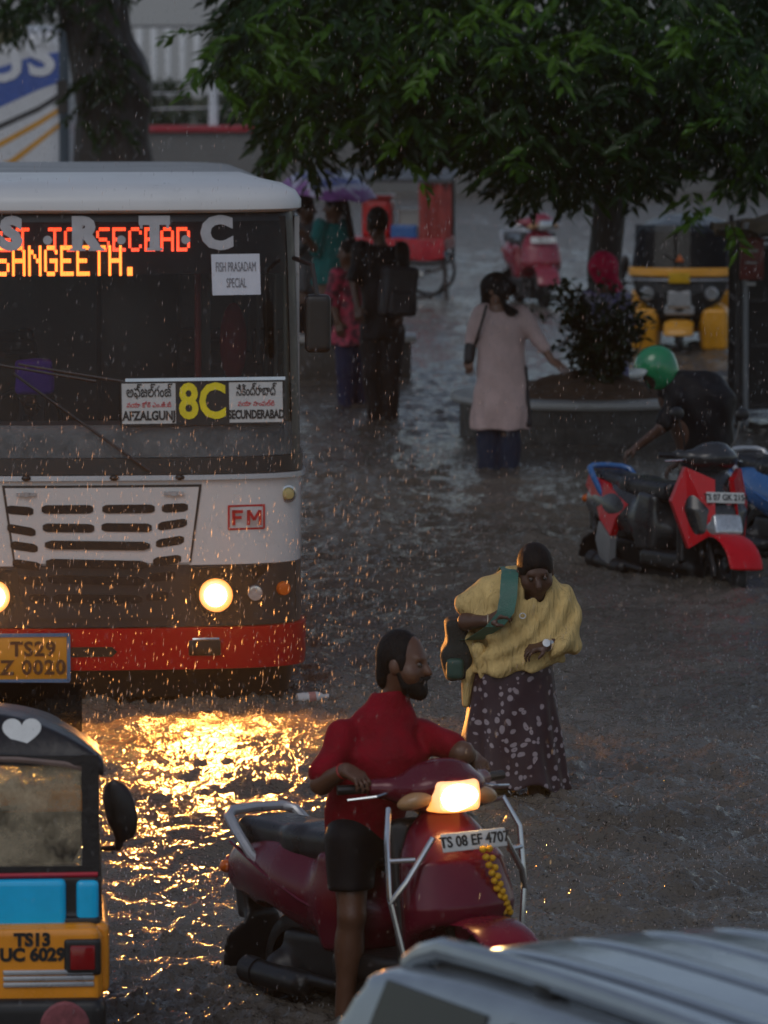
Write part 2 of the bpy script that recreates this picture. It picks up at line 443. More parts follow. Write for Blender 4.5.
# round planter with a stone coping
def planter():
    p = G(592, 445); r = 1.30; c = Vector((p.x, p.y + r, 0)); root = empty('round_planter', c); tag(root, 'round stone planter with pale coping and brown soil beside the woman in pink', 'planter')
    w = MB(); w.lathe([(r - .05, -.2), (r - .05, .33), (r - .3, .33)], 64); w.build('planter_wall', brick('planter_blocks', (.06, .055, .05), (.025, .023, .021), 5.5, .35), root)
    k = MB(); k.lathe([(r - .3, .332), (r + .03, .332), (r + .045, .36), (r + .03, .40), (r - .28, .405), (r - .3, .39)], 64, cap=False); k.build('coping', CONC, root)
    n = 40; V = []; F = []
    rn = np.random.default_rng(5)
    for i in range(26):
        rr = (r - .22) * i / 25
        for j in range(n):
            a = j * 2 * math.pi / n; h = .36 + .24 * math.exp(-(rr / .75) ** 2) + .02 * math.sin(a * 5 + rr * 9) + .012 * rn.normal() * (1 if i < 24 else 0)
            V.append((rr * math.cos(a), rr * math.sin(a), h))
    for i in range(25):
        for j in range(n): F.append((i * n + j, i * n + (j + 1) % n, (i + 1) * n + (j + 1) % n, (i + 1) * n + j))
    mesh_np('soil', V, F, SOIL, root)
    return c, r
def brick(name, c1, c2, sc, ratio, mortar=(.05, .05, .048)):
    m, N, L, b = new_mat(name); tc = N.new('ShaderNodeTexCoord')
    sp = N.new('ShaderNodeSeparateXYZ'); L.new(tc.outputs['Object'], sp.inputs[0])
    at = N.new('ShaderNodeMath'); at.operation = 'ARCTAN2'; L.new(sp.outputs[1], at.inputs[0]); L.new(sp.outputs[0], at.inputs[1])
    cb = N.new('ShaderNodeCombineXYZ'); L.new(at.outputs[0], cb.inputs[0]); L.new(sp.outputs[2], cb.inputs[1])
    bt = N.new('ShaderNodeTexBrick'); bt.inputs['Scale'].default_value = sc; bt.inputs['Color1'].default_value = (*c1, 1); bt.inputs['Color2'].default_value = (*[q * .6 for q in c1], 1)
    bt.inputs['Mortar'].default_value = (*c2, 1); bt.inputs['Mortar Size'].default_value = .03; bt.inputs['Row Height'].default_value = .9; bt.inputs['Brick Width'].default_value = 1.3
    L.new(cb.outputs[0], bt.inputs['Vector'])
    nz = N.new('ShaderNodeTexNoise'); nz.inputs['Scale'].default_value = 6; nz.inputs['Detail'].default_value = 7; L.new(tc.outputs['Object'], nz.inputs['Vector'])
    mx = N.new('ShaderNodeMix'); mx.data_type = 'RGBA'; mx.blend_type = 'MULTIPLY'; mx.inputs[0].default_value = .9; L.new(bt.outputs[0], mx.inputs[6])
    mr = N.new('ShaderNodeMapRange'); mr.inputs[1].default_value = .3; mr.inputs[2].default_value = .7; mr.inputs[3].default_value = .45; mr.inputs[4].default_value = 1.5; L.new(nz.outputs['Fac'], mr.inputs[0]); L.new(mr.outputs[0], mx.inputs[7])
    L.new(mx.outputs[2], b.inputs['Base Color']); b.inputs['Roughness'].default_value = .45
    bp = N.new('ShaderNodeBump'); bp.inputs['Strength'].default_value = .6; bp.inputs['Distance'].default_value = .02; L.new(nz.outputs['Fac'], bp.inputs['Height']); L.new(bp.outputs[0], b.inputs['Normal'])
    return m
PLC, PLR = planter()
# second planter / sitting wall by the bus
p = G(413, 380); root = empty('sitting_wall', (p.x - .9, p.y + .35, 0)); tag(root, 'low concrete sitting wall with a slab top behind the man in black', 'bench')
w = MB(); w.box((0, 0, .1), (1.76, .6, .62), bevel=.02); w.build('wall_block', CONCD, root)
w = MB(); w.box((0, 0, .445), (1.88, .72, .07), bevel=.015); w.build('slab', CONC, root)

# ------------------------------------------------------------------ the boundary wall, garden and fence at the back
yb = G(300, 192).y
root = empty('boundary_wall', (0, yb, 0)); tag(root, 'long grey boundary wall with a red painted coping at the far side of the water', 'wall')
w = MB(); w.box((0, .2, .5), (46, .4, 1.4)); w.build('wall_face', M('stained_grey_render', (.15, .148, .142), .6, var=.25, scale=.8, bump=.3, dirt=.7, dirtcol=(.06, .058, .054)), root)
w = MB(); w.box((0, .18, 1.27), (46, .56, .13), bevel=.02); w.build('red_coping', M('red_coping_paint', (.35, .02, .035), .5, var=.25, scale=3, dirt=.3), root)
p = P(213, 128, yb - .1); root = empty('boundary_post', (p.x, yb + .2, 1.335)); tag(root, 'short white post standing on the red coping', 'post')
w = MB(); w.lathe([(.11, 0), (.1, .05), (.085, .9), (.11, .92), (.11, 1.0), (.06, 1.06), (0, 1.08)], 14); w.build('post_shaft', M('white_post_paint', (.6, .62, .66), .5, dirt=.3), root)
w = MB(); w.tube([(-2.6, 0, .62), (-.1, 0, .66), (2.6, 0, .6)], .016, 6); w.tube([(-2.6, 0, .3), (0, 0, .36), (2.6, 0, .3)], .016, 6); w.build('wire_rail', M('white_wire', (.5, .52, .55), .5), root)
ter = MB(); ter.rings([[Vector((-60, yb + .4, 1.0)), Vector((60, yb + .4, 1.0)), Vector((60, yb + 60, 2.2)), Vector((-60, yb + 60, 2.2))], [Vector((-60, yb + .4, -.3)), Vector((60, yb + .4, -.3)), Vector((60, yb + 60, -.3)), Vector((-60, yb + 60, -.3))]])
t_ = ter.build('terrain', M('garden_soil_grass', (.10, .10, .06), .8, var=.4, scale=1.2, bump=.5)); tag(t_, kind='structure')
yf = yb + 8
p0 = P(140, 84, yf); root = empty('railing_fence', (0, yf, p0.z)); tag(root, 'white upright railing fence in front of the pale building', 'fence')
WF = M('white_fence_paint', (.7, .71, .73), .5, dirt=.2)
for i in range(34):
    w = MB(); w.box((0, 0, .6), (.13, .05, 1.22), bevel=.02); o = w.build('fence_bar', WF, root) if i == 0 else None
    if o: fb = o; o.location = (-9.0, 0, 0)
    else:
        w.bm.free(); c = fb.copy(); COL.objects.link(c); c.parent = root; c.location = (-9.0 + i * .31, 0, 0)
w = MB(); w.box((-4, .0, 1.24), (11.0, .07, .05)); w.box((-4, 0, .02), (11.0, .07, .05)); w.build('fence_rail', M('fence_rail_dark', (.12, .12, .125), .5), root)
yh = yf + 12
root = empty('pale_building', (-4, yh, 0)); tag(root, 'long pale building behind the white railing fence', 'building')
w = MB(); w.box((0, 3, 2.5), (40, 6, 5.2)); w.build('wall', M('pale_render', (.42, .42, .42), .6, var=.12, scale=.5, dirt=.4, dirtcol=(.25, .25, .24)), root)
wm = M('dark_window_glass', (.03, .035, .04), .1)
for i in range(6):
    w = MB(); w.box((0, 0, 0), (1.6, .08, 1.3)); o = w.build('window', wm, root); o.location = (-14 + i * 5.2, -.03, 4.1)
    w = MB(); w.box((0, -.06, -.72), (1.8, .14, .1)); w.build('window_sill', WF, o)

# ------------------------------------------------------------------ parked coach seen side-on, far left
yc = G(0, 244).y
root = empty('parked_coach', (G(70, 244).x, yc, 0), R(-4)); tag(root, 'white coach with blue swoosh and orange stripes parked behind the bus', 'bus')
CW = M('coach_white_paint', (.56, .57, .6), .3, var=.08, coat=.3, dirt=.2, dirtcol=(.3, .3, .3))
b_ = SDF(); b_.box((-4.6, 1.2, 1.95), (4.3, .95, 1.3), .3); sdf_obj('coach_body', b_, CW, root, .05)
def band(name, poly, mat, y=-.055, d=.02):
    m = MB(); m.prism(poly, d, Matrix.Translation((0, y, 0))); return m.build(name, mat, root, smooth=False)
q = 1 / S(244)
def cp(px, py): return ((px - 70) * q, (244 - py) * q)
NB = M('coach_blue_paint', (.02, .075, .33), .3, coat=.3)
band('blue_swoosh', [cp(-260, 175), cp(-160, 160), cp(-60, 138), cp(0, 108), cp(40, 90), cp(62, 82), cp(66, 52), cp(40, 55), cp(0, 68), cp(-60, 82), cp(-200, 90)], NB)
OR_ = M('coach_orange_paint', (.55, .26, .02), .35)
band('orange_stripe', [cp(-60, 166), cp(0, 142), cp(40, 120), cp(66, 104), cp(66, 109), cp(40, 126), cp(0, 148), cp(-60, 172)], OR_)
band('orange_stripe', [cp(-60, 186), cp(10, 160), cp(40, 138), cp(66, 118), cp(66, 123), cp(40, 144), cp(12, 166), cp(-60, 192)], OR_)
band('black_stripe', [cp(-60, 150), cp(0, 124), cp(40, 106), cp(62, 92), cp(62, 98), cp(40, 112), cp(0, 130), cp(-60, 156)], M('coach_black_stripe', (.02, .02, .025), .35))
o = text('coach_writing', 'PLUS', .84, M('coach_letter_white', (.62, .63, .66), .4), root, (cp(4, 66)[0] - .30, -.075, cp(4, 66)[1] - .03), rot=(R(90), R(-9), 0), off=.03, space=1.15, sx=1.15)
w = MB(); w.box((-1.05, -.05, cp(0, 34)[1]), (.75, .03, .3), rot=(0, R(-25), 0), bevel=.1); w.build('emblem', M('olive_emblem', (.09, .085, .04), .5), root)
for i in range(4):
    w = MB(); w.box((0, 0, 0), (1.5, .03, .8), bevel=.01); o = w.build('coach_window', wm, root); o.location = (-2.2 - i * 1.75, -.05, 3.35 - .6)
for x in (-1.8, -7.0):
    w = MB(); w.lathe([(.2, -.1), (.46, -.12), (.5, 0), (.46, .12), (.2, .1)], 24, Matrix.Translation((x, .05, .35)) @ Matrix.Rotation(R(90), 4, 'X')); w.build('wheel', M('coach_tyre', (.012, .012, .012), .6), root)
yp = G(0, 262).y
p = G(65, 262); root = empty('street_pole', p); tag(root, 'slim blue grey street pole in front of the white coach', 'pole')
w = MB(); w.tube([(0, 0, -.2), (0, 0, 7.0)], [.085, .07], 12); w.build('pole_shaft', M('blue_grey_pole', (.05, .075, .10), .45, dirt=.3), root)
w = MB(); w.lathe([(.14, -.2), (.14, .25), (.1, .3)], 12); w.build('pole_base', CONC, root)
w = MB(); w.box((-.02, -.1, 2.55), (.16, .06, .5)); w.build('meter_box', M('dark_box', (.03, .028, .026), .5), root)

# ------------------------------------------------------------------ leaves and trees
def leaf_mat(name, c1, c2, trans=.25):
    m, N, L, b = new_mat(name)
    gi = N.new('ShaderNodeNewGeometry'); cr = N.new('ShaderNodeValToRGB'); e = cr.color_ramp.elements
    e[0].position = .0; e[0].color = (*c1, 1); e[1].position = 1; e[1].color = (*c2, 1)
    k = e.new(.72); k.color = (*[a * .8 + b_ * .2 for a, b_ in zip(c1, c2)], 1)
    tc = N.new('ShaderNodeTexCoord'); nz = N.new('ShaderNodeTexNoise'); nz.inputs['Scale'].default_value = .9; nz.inputs['Detail'].default_value = 3; L.new(tc.outputs['Object'], nz.inputs['Vector'])
    ad = N.new('ShaderNodeMath'); ad.operation = 'MULTIPLY_ADD'; ad.inputs[1].default_value = .45; L.new(gi.outputs['Random Per Island'], ad.inputs[0])
    mr = N.new('ShaderNodeMapRange'); mr.inputs[1].default_value = .35; mr.inputs[2].default_value = .75; mr.inputs[3].default_value = -.05; mr.inputs[4].default_value = .7; L.new(nz.outputs['Fac'], mr.inputs[0]); L.new(mr.outputs[0], ad.inputs[2])
    L.new(ad.outputs[0], cr.inputs[0]); L.new(cr.outputs[0], b.inputs['Base Color']); b.inputs['Roughness'].default_value = .38
    setin(b, 'Specular IOR Level', .28)
    tl = N.new('ShaderNodeBsdfTranslucent'); L.new(cr.outputs[0], tl.inputs['Color']); mx = N.new('ShaderNodeMixShader'); mx.inputs[0].default_value = trans
    L.new(b.outputs[0], mx.inputs[1]); L.new(tl.outputs[0], mx.inputs[2]); L.new(mx.outputs[0], N['Material Output'].inputs[0])
    return m
BARK = M('wet_dark_bark', (.028, .022, .017), .6, var=.4, scale=6, bump=1.0, bscale=14, aniso=(1, 1, .25))
def leaves(name, cent, dirs, lw, ll, mat, parent, rng, droop=.5):
    """one folded pointed blade per centre; dirs are unit vectors from stalk to tip"""
    n = len(cent); d = dirs / np.linalg.norm(dirs, axis=1)[:, None]
    up = rng.normal(size=(n, 3)) * .45 + np.array([0, -.25, 1]); s = np.cross(d, up); s /= np.linalg.norm(s, axis=1)[:, None]; nn = np.cross(s, d)
    L_ = (ll * rng.uniform(.7, 1.25, n))[:, None]; W = (lw * rng.uniform(.75, 1.2, n))[:, None]
    p0 = cent; m1 = cent + d * L_ * .42 - np.array([0, 0, 1]) * L_ * .04 * droop; tip = cent + d * L_ - np.array([0, 0, 1]) * L_ * .22 * droop
    a = m1 + s * W * .5 + nn * W * .18; b = m1 - s * W * .5 + nn * W * .18
    V = np.stack([p0, a, tip, b, m1], 1).reshape(-1, 3)
    k = np.arange(n)[:, None] * 5
    F = np.concatenate([k + np.array([[0, 4, 1]]), k + np.array([[4, 2, 1]]), k + np.array([[0, 3, 4]]), k + np.array([[4, 3, 2]])])
    return mesh_np(name, V, F, mat, parent, smooth=False)
def sprays(centres, rng, n_leaf=13, length=.34, down=.55):
    """feathery twigs: leaflets in two rows along a drooping stalk"""
    C_, D_ = [], []
    for c in centres:
        az = rng.uniform(0, 2 * math.pi); d = np.array([math.cos(az), math.sin(az) * .8, -rng.uniform(-.1, down * 2)]); d /= np.linalg.norm(d)
        s = np.cross(d, [0, 0, 1]); s /= np.linalg.norm(s) + 1e-6; ln = length * rng.uniform(.7, 1.3)
        t = np.linspace(.1, 1, n_leaf)
        pos = c + d * (t * ln)[:, None] - np.array([0, 0, 1]) * (t ** 2 * ln * .35)[:, None]
        sg = np.where(np.arange(n_leaf) % 2 == 0, 1, -1)[:, None]
        dd = d * .75 + s * sg * .75 - np.array([0, 0, .25]) + rng.normal(size=(n_leaf, 3)) * .18
        C_.append(pos); D_.append(dd)
    return np.concatenate(C_), np.concatenate(D_)
LEAF = leaf_mat('rain_wet_leaves', (.008, .026, .004), (.055, .14, .008))
LEAFD = leaf_mat('dark_shrub_leaves', (.012, .024, .008), (.05, .085, .02))
def big_tree():
    Yt = PLC.y + 5.9; base = Vector((P(606, 380, Yt).x, Yt, 0)); root = empty('leafy_tree', base); tag(root, 'broad dark leafy tree behind the round planter with its low crown across the top', 'tree')
    rng = np.random.default_rng(11)
    t = MB(); pth = [(0, 0, -.3), (.02, 0, .6), (-.03, .02, 1.3), (.05, -.02, 2.1), (.0, -.1, 2.9)]; rr = [.26, .2, .185, .18, .2]
    t.tube(pth, rr, 14); t.build('trunk', BARK, root)
    lim = MB(); ends = []
    for az, el, ln in ((200, 30, 2.2), (170, 24, 2.0), (225, 40, 2.6), (265, 26, 4.4), (300, 30, 4.0), (335, 24, 4.2), (20, 32, 3.6), (95, 35, 4.5), (150, 45, 2.0)):
        a, e = R(az), R(el); p = Vector((0, -.1, 2.7)); path = [p]; d = Vector((math.cos(a) * math.cos(e), math.sin(a) * math.cos(e), math.sin(e)))
        for k in range(6):
            d = (d + Vector(rng.normal(size=3) * .13) + Vector((0, 0, -.03))).normalized(); p = p + d * ln * 1.45 / 6; path.append(p)
        lim.tube(path, [.15, .125, .1, .08, .06, .045, .025], 8); ends += path[2:]
        for k in (2, 3, 4, 5):
            q = path[k]; dd = (Vector(rng.normal(size=3)) + d * .6 + Vector((0, 0, -.35))).normalized(); sp = [q, q + dd * .5, q + dd * .95 + Vector((0, 0, -.2))]; lim.tube(sp, [.035, .022, .01], 6); ends.append(sp[2])
    lim.build('limbs', BARK, root)
    # lower outline of the crown as seen over the street: height of the skirt along x (metres)
    ox = np.array([205, 215, 240, 262, 280, 295, 310, 345, 375, 400, 425, 445, 470, 490, 505, 525, 545, 565, 590, 615, 638, 655, 690, 715, 735, 750, 768, 900, 1100]); oy = np.array([20, 52, 70, 98, 128, 182, 165, 145, 160, 190, 188, 170, 175, 188, 205, 222, 228, 215, 195, 210, 215, 190, 180, 185, 195, 220, 200, 180, 60])
    C_ = []
    N_ = 2700
    while len(C_) < N_:
        Y = base.y + rng.uniform(-12, 1.0); k = rng.random()
        px = rng.uniform(234, 1000) if rng.random() < .3 else rng.uniform(234, 780); lo = np.interp(px, ox, oy) - (66 if px > 300 else 46)
        py = lo - abs(rng.normal()) * 95 + rng.normal() * 10
        if px < 345: py = min(py, lo + rng.uniform(-10, 4))
        if rng.random() < .12 and 230 < px < 760: py = lo + rng.uniform(0, 22)
        w = P(px, py, Y)
        if w.z > 9.5: continue
        # gaps: thin out with a coarse noise
        g = noise.noise(Vector((w.x * .9, w.z * 1.3, w.y * .3))) + .35 * noise.noise(Vector((w.x * 3, w.z * 3, w.y)))
        if g < -.22 and rng.random() < .85: continue
        C_.append(np.array(w - base))
    # the unseen upper crown keeps the street in its shade
    for _ in range(900):
        a, r_ = rng.uniform(0, 2 * math.pi), 5.2 * math.sqrt(rng.random()); C_.append(np.array((r_ * math.cos(a) - .5, r_ * math.sin(a) - 5, 4.6 + rng.uniform(0, 4.2) * (1 - (r_ / 5.6) ** 2))))
    c, d = sprays(C_, rng, 15, .36)
    leaves('crown', c, d, .072, .185, LEAF, root, rng)
    Yg = []
    for px, py, n in ((335, 28, 8), (400, 62, 9), (300, 40, 5), (572, 40, 6), (470, 20, 5), (262, 60, 5), (660, 18, 6), (740, 100, 6), (720, 60, 5), (240, 40, 4), (520, 60, 4), (440, 110, 4), (330, 110, 4), (750, 190, 5)):
        for _ in range(int(n * 2.6)): Yg.append(np.array(P(px + rng.normal() * 32, py + rng.normal() * 20, base.y - 11 + rng.normal() * .8) - base))
    c, d = sprays(Yg, rng, 13, .3, .35); leaves('young_leaves', c, d, .07, .17, leaf_mat('young_leaf', (.045, .11, .008), (.17, .33, .022), .35), root, rng)
big_tree()
def shrub():
    base = Vector((G(598, 430).x, PLC.y - .25, .52)); root = empty('planter_shrub', base); tag(root, 'loose leafy shrub rising from the soil of the round planter', 'shrub')
    rng = np.random.default_rng(21); s = 1 / 101.0; st = MB(); C_, D_ = [], []
    prof = np.array([[0, .12], [.15, .2], [.4, .42], [.6, .52], [.8, .5], [1.0, .42], [1.15, .25]])
    for i in range(84):
        a = rng.uniform(0, 6.28); top = rng.uniform(.25, 1.0); r_ = np.interp(top, prof[:, 0], prof[:, 1]) * rng.uniform(.5, 1.12)
        e = np.array([r_ * math.cos(a), r_ * math.sin(a), top]); b0 = np.array([.08 * math.cos(a), .08 * math.sin(a), -.15]); m_ = e * [.35, .35, .6]
        st.tube([b0, m_, e], [.013, .009, .004], 5)
        for t in np.linspace(.3, 1.05, 22):
            p = (1 - t) ** 2 * b0 + 2 * t * (1 - t) * m_ + t * t * e
            C_.append(p + rng.normal(size=3) * .035); dd = rng.normal(size=3); dd[2] = dd[2] * .5 - .15; D_.append(dd)
    st.build('stems', BARK, root); leaves('foliage', np.array(C_), np.array(D_), .06, .115, LEAFD, root, rng)
shrub()
def left_tree():
    Y = G(0, 290).y; base = Vector((P(110, 290, Y).x, Y, 0)); root = empty('thick_trunk_tree', base); tag(root, 'thick dark trunked tree leaning left between the coach and the railing fence', 'tree')
    s = 71.0; rng = np.random.default_rng(31)
    T = SDF(); z = lambda py: (290 - py) / s; x = lambda px: (px - 110) / s
    T.cap((x(112), 0, -.2), (x(114), 0, z(170)), .56, .52, k=.2); T.cap((x(114), 0, z(170)), (x(115), 0, z(80)), .52, .5, k=.2); T.cap((x(114), 0, z(85)), (x(92), .1, z(10)), .5, .4, k=.2); T.cap((x(92), .1, z(10)), (x(60), .3, z(-90)), .4, .22, k=.15)
    T.cap((x(100), 0, z(40)), (x(118), .2, z(-60)), .3, .2, k=.2); T.cap((x(88), -.2, 0), (x(104), -.1, z(200)), .25, .3, k=.2); T.cap((x(140), -.1, 0), (x(126), -.1, z(190)), .22, .25, k=.2)
    sdf_obj('trunk', T, BARK, root, .03, wrinkle=lambda X, Y_, Z: .022 * np.sin(np.arctan2(Y_, X) * 9 + Z * .8) + .015 * np.sin(Z * 7 + X * 9))
    C_ = []
    for _ in range(520):
        px = rng.uniform(-160, 205); py = -abs(rng.normal()) * 90 + rng.uniform(-20, 14) + (10 if px < 60 or px > 150 else 4)
        if 112 < px < 230 and py > -42: continue
        C_.append(np.array(P(px, py, Y + rng.uniform(-2.5, 2.5)) - base))
    for _ in range(26):
        C_.append(np.array(P(rng.uniform(80, 122), rng.uniform(20, 120), Y - .6) - base))
    c, d = sprays(C_, rng, 13, .42); leaves('crown', c, d, .075, .22, LEAF, root, rng)
left_tree()
# garden bushes beyond the wall
rng = np.random.default_rng(41)
for i, (px, py, dy, w_, h_, lab) in enumerate(((166, 128, 2.5, .55, 1.0, 'small round green bush behind the red coping left of the white post'), (232, 124, 3.5, .8, .8, 'low pale bush behind the red coping right of the white post'), (300, 126, 3.0, .9, 1.0, 'wide green bush behind the red coping under the leafy branches'))):
    p = P(px, py, yb + dy); p.z = 1.05; root = empty('garden_bush', p); tag(root, lab, 'bush')
    st = MB()
    for k in range(5): st.tube([(0, 0, 0), (rng.normal() * w_ * .4, rng.normal() * w_ * .3, h_ * .8)], [.03, .01], 5)
    st.build('stems', BARK, root)
    u = rng.normal(size=(900, 3)); u /= np.linalg.norm(u, axis=1)[:, None]; c = u * rng.uniform(.55, 1, 900)[:, None] * [w_, w_, h_ * .55] + [0, 0, h_ * .6]
    leaves('foliage', c, u + rng.normal(size=(900, 3)) * .5, .07, .13, leaf_mat('bush_leaves_%d' % i, (.02, .04, .012), (.09, .13, .04)), root, rng)
# ------------------------------------------------------------------ scooters
RUBBER = M('tyre_rubber', (.012, .012, .012), .6, var=.3, scale=30, bump=.3)
BLKPL = M('black_plastic', (.012, .012, .013), .4, var=.3, scale=20)
DKMET = M('dark_engine_metal', (.03, .03, .032), .45, metal=.5, var=.4, scale=18)
CHROME = M('wet_steel', (.55, .56, .58), .2, metal=.9, var=.15)
SILVER = M('silver_paint', (.42, .43, .45), .3, metal=.4, var=.12)
SEATV = M('black_seat_vinyl', (.012, .012, .014), .3, var=.3, scale=14, bump=.15, bscale=200)
WHITEP = M('white_plate', (.62, .62, .6), .45, var=.15)
INK = M('black_ink', (.012, .012, .012), .5)
AMBER = M('amber_lens', (.6, .12, .01), .15, var=.1)
REDLENS = M('red_lens', (.25, .006, .008), .12, var=.15)
CLEAR = M('clear_lens', (.55, .57, .58), .08, metal=.6, var=.3, scale=30)
HALOLENS = emis('headlamp_halo_lens', (1, .36, .06), 2.2)  # the lamp's orange halo, put into the outer lens as glow
LIT = emis('lit_headlamp', (1.0, .58, .2), 60)
def wheel(parent, y, r, tw, name='wheel', spokes=5):
    ax = Matrix.Translation((0, y, r)) @ Matrix.Rotation(R(90), 4, 'Y')
    w = empty(name, (0, 0, 0)); w.parent = parent
    t = MB(); pr = []
    for a in np.linspace(-math.pi / 2 * 1.25, math.pi / 2 * 1.25, 13): pr.append((r - tw + tw * math.cos(a), tw * .95 * math.sin(a)))
    t.lathe([(r - tw * 1.35, -tw * .8)] + pr + [(r - tw * 1.35, tw * .8)], 36, ax, cap=False); t.build('tyre', RUBBER, w)
    m = MB(); m.lathe([(r - tw * 1.35, -.035), (r - tw * 1.2, -.03), (r - tw * 1.2, .03), (r - tw * 1.35, .035)], 36, ax, cap=False)
    m.lathe([(0, -.05), (.05, -.05), (.05, .05), (0, .05)], 16, ax)
    for i in range(spokes):
        a = i * 2 * math.pi / spokes
        m.tube([ax @ Vector((.04 * math.cos(a), .04 * math.sin(a), 0)), ax @ Vector(((r - tw * 1.3) * math.cos(a), (r - tw * 1.3) * math.sin(a), 0))], .016, 6)
    m.build('rim', DKMET, w)
    return w
def side_plate(root, name, pl, e, mat):
    rg = [[Vector(p) for p in pl], [Vector(p) + Vector((e * -.05, 0, 0)) for p in pl]]
    c = sum((Vector(p) for p in pl), Vector()) / len(pl) + Vector((e * .018, 0, 0))
    g = MB(); g.rings(rg if e > 0 else [r_[::-1] for r_ in rg], cap0=False)
    n = len(pl); a = rg[0] if e > 0 else rg[0][::-1]
    for i in range(n): g._add([a[i], a[(i + 1) % n], c], [(0, 1, 2)])
    return g.build(name, mat, root, sharp=20)
def scooter(label, loc, rz, sc, paint, name='scooter', style='plain', lit=False, plate=None, group=None, seat=SEATV, panel2=None, mirrors=True, guard=False, rail=SILVER, steer=0.0, vox=.0085, roll=0.0):
    root = empty(name, loc, rz, sc); root.rotation_euler = (0, R(roll), rz); tag(root, label, 'scooter', group)
    p2 = panel2 or BLKPL
    wheel(root, -.63, .225, .052); wheel(root, .6, .225, .055)
    # front apron: a curved shield with a keel
    A = SDF()
    if style == 'sport':
        A.loft([(.34, 0, -.47, .13, .09), (.5, 0, -.5, .2, .13), (.66, 0, -.47, .24, .13), (.8, 0, -.42, .2, .1), (.93, 0, -.36, .12, .07)], k=.03)
    else:
        A.loft([(.22, 0, -.42, .17, .11), (.34, 0, -.45, .22, .14), (.55, 0, -.48, .245, .155), (.72, 0, -.45, .225, .135), (.84, 0, -.39, .16, .1), (.91, 0, -.36, .1, .07)], k=.03)
    A.box((0, -.16, .6), (.4, .2, .5), .02, op='s', k=.02)
    A.cap((-.2, -.63, .225), (.2, -.63, .225), .262, op='s', k=.03)
    apron = sdf_obj('apron', A, paint, root, vox)
    inn = SDF(); inn.box((0, -.355, .58), (.19, .012, .27), .02, (R(-6), 0, 0)); inn.box((0, -.33, .78), (.15, .03, .07), .02, k=.04)
    sdf_obj('leg_shield', inn, BLKPL, root, .011)
    if style == 'sport':
        for e in (-1, 1):       # angular red wing panels, dark centre left open
            g = MB(); pl = [(e * .075, -.56, .86), (e * .22, -.42, .93), (e * .30, -.40, .70), (e * .22, -.52, .40), (e * .10, -.64, .52)]
            rg = [[Vector(p) for p in pl], [Vector(p) + Vector((e * -.01, .05, 0)) for p in pl]]
            g.rings(rg if e > 0 else [r_[::-1] for r_ in rg]); g.build('wing_panel', panel2, root, sharp=20)
        hl = SDF(); hl.ell((0, -.585, .545), (.14, .07, .085), (R(-20), 0, 0)); hl.box((0, -.6, .56), (.09, .03, .05), .02, (R(-20), 0, 0), k=.03)
        sdf_obj('headlight', hl, CLEAR, root, .008)
        sp = MB(); sp.ell((.03, -.567, .69), (.04, .012, .035)); sp.build('round_sticker', M('pink_sticker', (.55, .12, .14), .4, var=.5, scale=40), apron)
    else:
        # creased centre panel and the dark vent
        kl = SDF(); kl.loft([(.34, 0, -.52, .05, .05), (.55, 0, -.585, .085, .05), (.8, 0, -.5, .055, .045)], k=.02); sdf_obj('centre_panel', kl, paint, root, vox)
        v = SDF()
        for e in (-1, 1): v.cap((e * .03, -.618, .475), (e * .135, -.575, .56), .008, .026)
        sdf_obj('vent', v, BLKPL, root, .007)
    # front mudguard
    Fd = SDF(); Fd.cap((-.03, -.63, .225), (.03, -.63, .225), .288, k=.03); Fd.cap((0, -.68, .42), (0, -.76, .38), .045, .02, k=.06)
    Fd.cap((-.3, -.63, .225), (.3, -.63, .225), .262, op='s', k=.01); Fd.box((0, -.6, -.02), (.4, .6, .3), .01, op='s'); Fd.box((0, -.1, .3), (.4, .34, .4), .01, op='s')
    sdf_obj('mudguard', Fd, panel2 if style == 'sport' else paint, root, .008)
    fk = MB()
    for e in (-1, 1): fk.tube([(e * .075, -.63, .225), (e * .07, -.5, .5)], .02, 8)
    fk.build('fork', DKMET, root)
    # floor, body, tail
    fl = SDF(); fl.box((0, -.14, .29), (.16, .24, .025), .03); fl.box((0, -.14, .2), (.1, .26, .06), .03, k=.05); sdf_obj('floorboard', fl, BLKPL, root, .012)
    T = SDF(); T.ell((0, .42, .56), (.205, .5, .2), (R(11), 0, 0)); T.cap((0, .5, .58), (0, .9, .60), .17, .12, k=.08); T.box((0, .12, .5), (.13, .06, .2), .05, k=.08)
    T.cap((-.11, .6, .225), (.11, .6, .225), .275, op='s', k=.02); T.box((0, .5, .1), (.4, .6, .21), .02, op='s', k=.04); T.box((0, .45, .95), (.4, .8, .19), .01, (R(6), 0, 0), op='s', k=.03)
    tail = sdf_obj('side_body', T, paint, root, vox)
    for e in (-1, 1):
        if style == 'sport':
            side_plate(root, 'tail_panel', [(e * .19, .30, .62), (e * .17, .62, .74), (e * .11, .93, .79), (e * .10, .98, .70), (e * .17, .72, .58), (e * .215, .60, .50), (e * .225, .44, .40), (e * .215, .40, .52)], e, panel2)
            side_plate(root, 'lower_panel', [(e * .23, .43, .385), (e * .22, .60, .485), (e * .20, .66, .36), (e * .21, .56, .20), (e * .22, .44, .19)], e, GREYP)
        else:
            st = MB(); st.tube([(e * .15, .08, .45), (e * .2, .3, .53), (e * .2, .55, .62), (e * .15, .85, .72)], .012, 6, flat=.5); st.build('trim_strip', paint, root)
    rl = SDF(); rl.ell((0, 1.0, .62), (.085, .05, .045)); sdf_obj('tail_lamp', rl, REDLENS, root, .008)
    for e in (-1, 1):
        g = SDF(); g.ell((e * .1, .965, .61), (.03, .035, .028)); sdf_obj('rear_indicator', g, AMBER, root, .008)
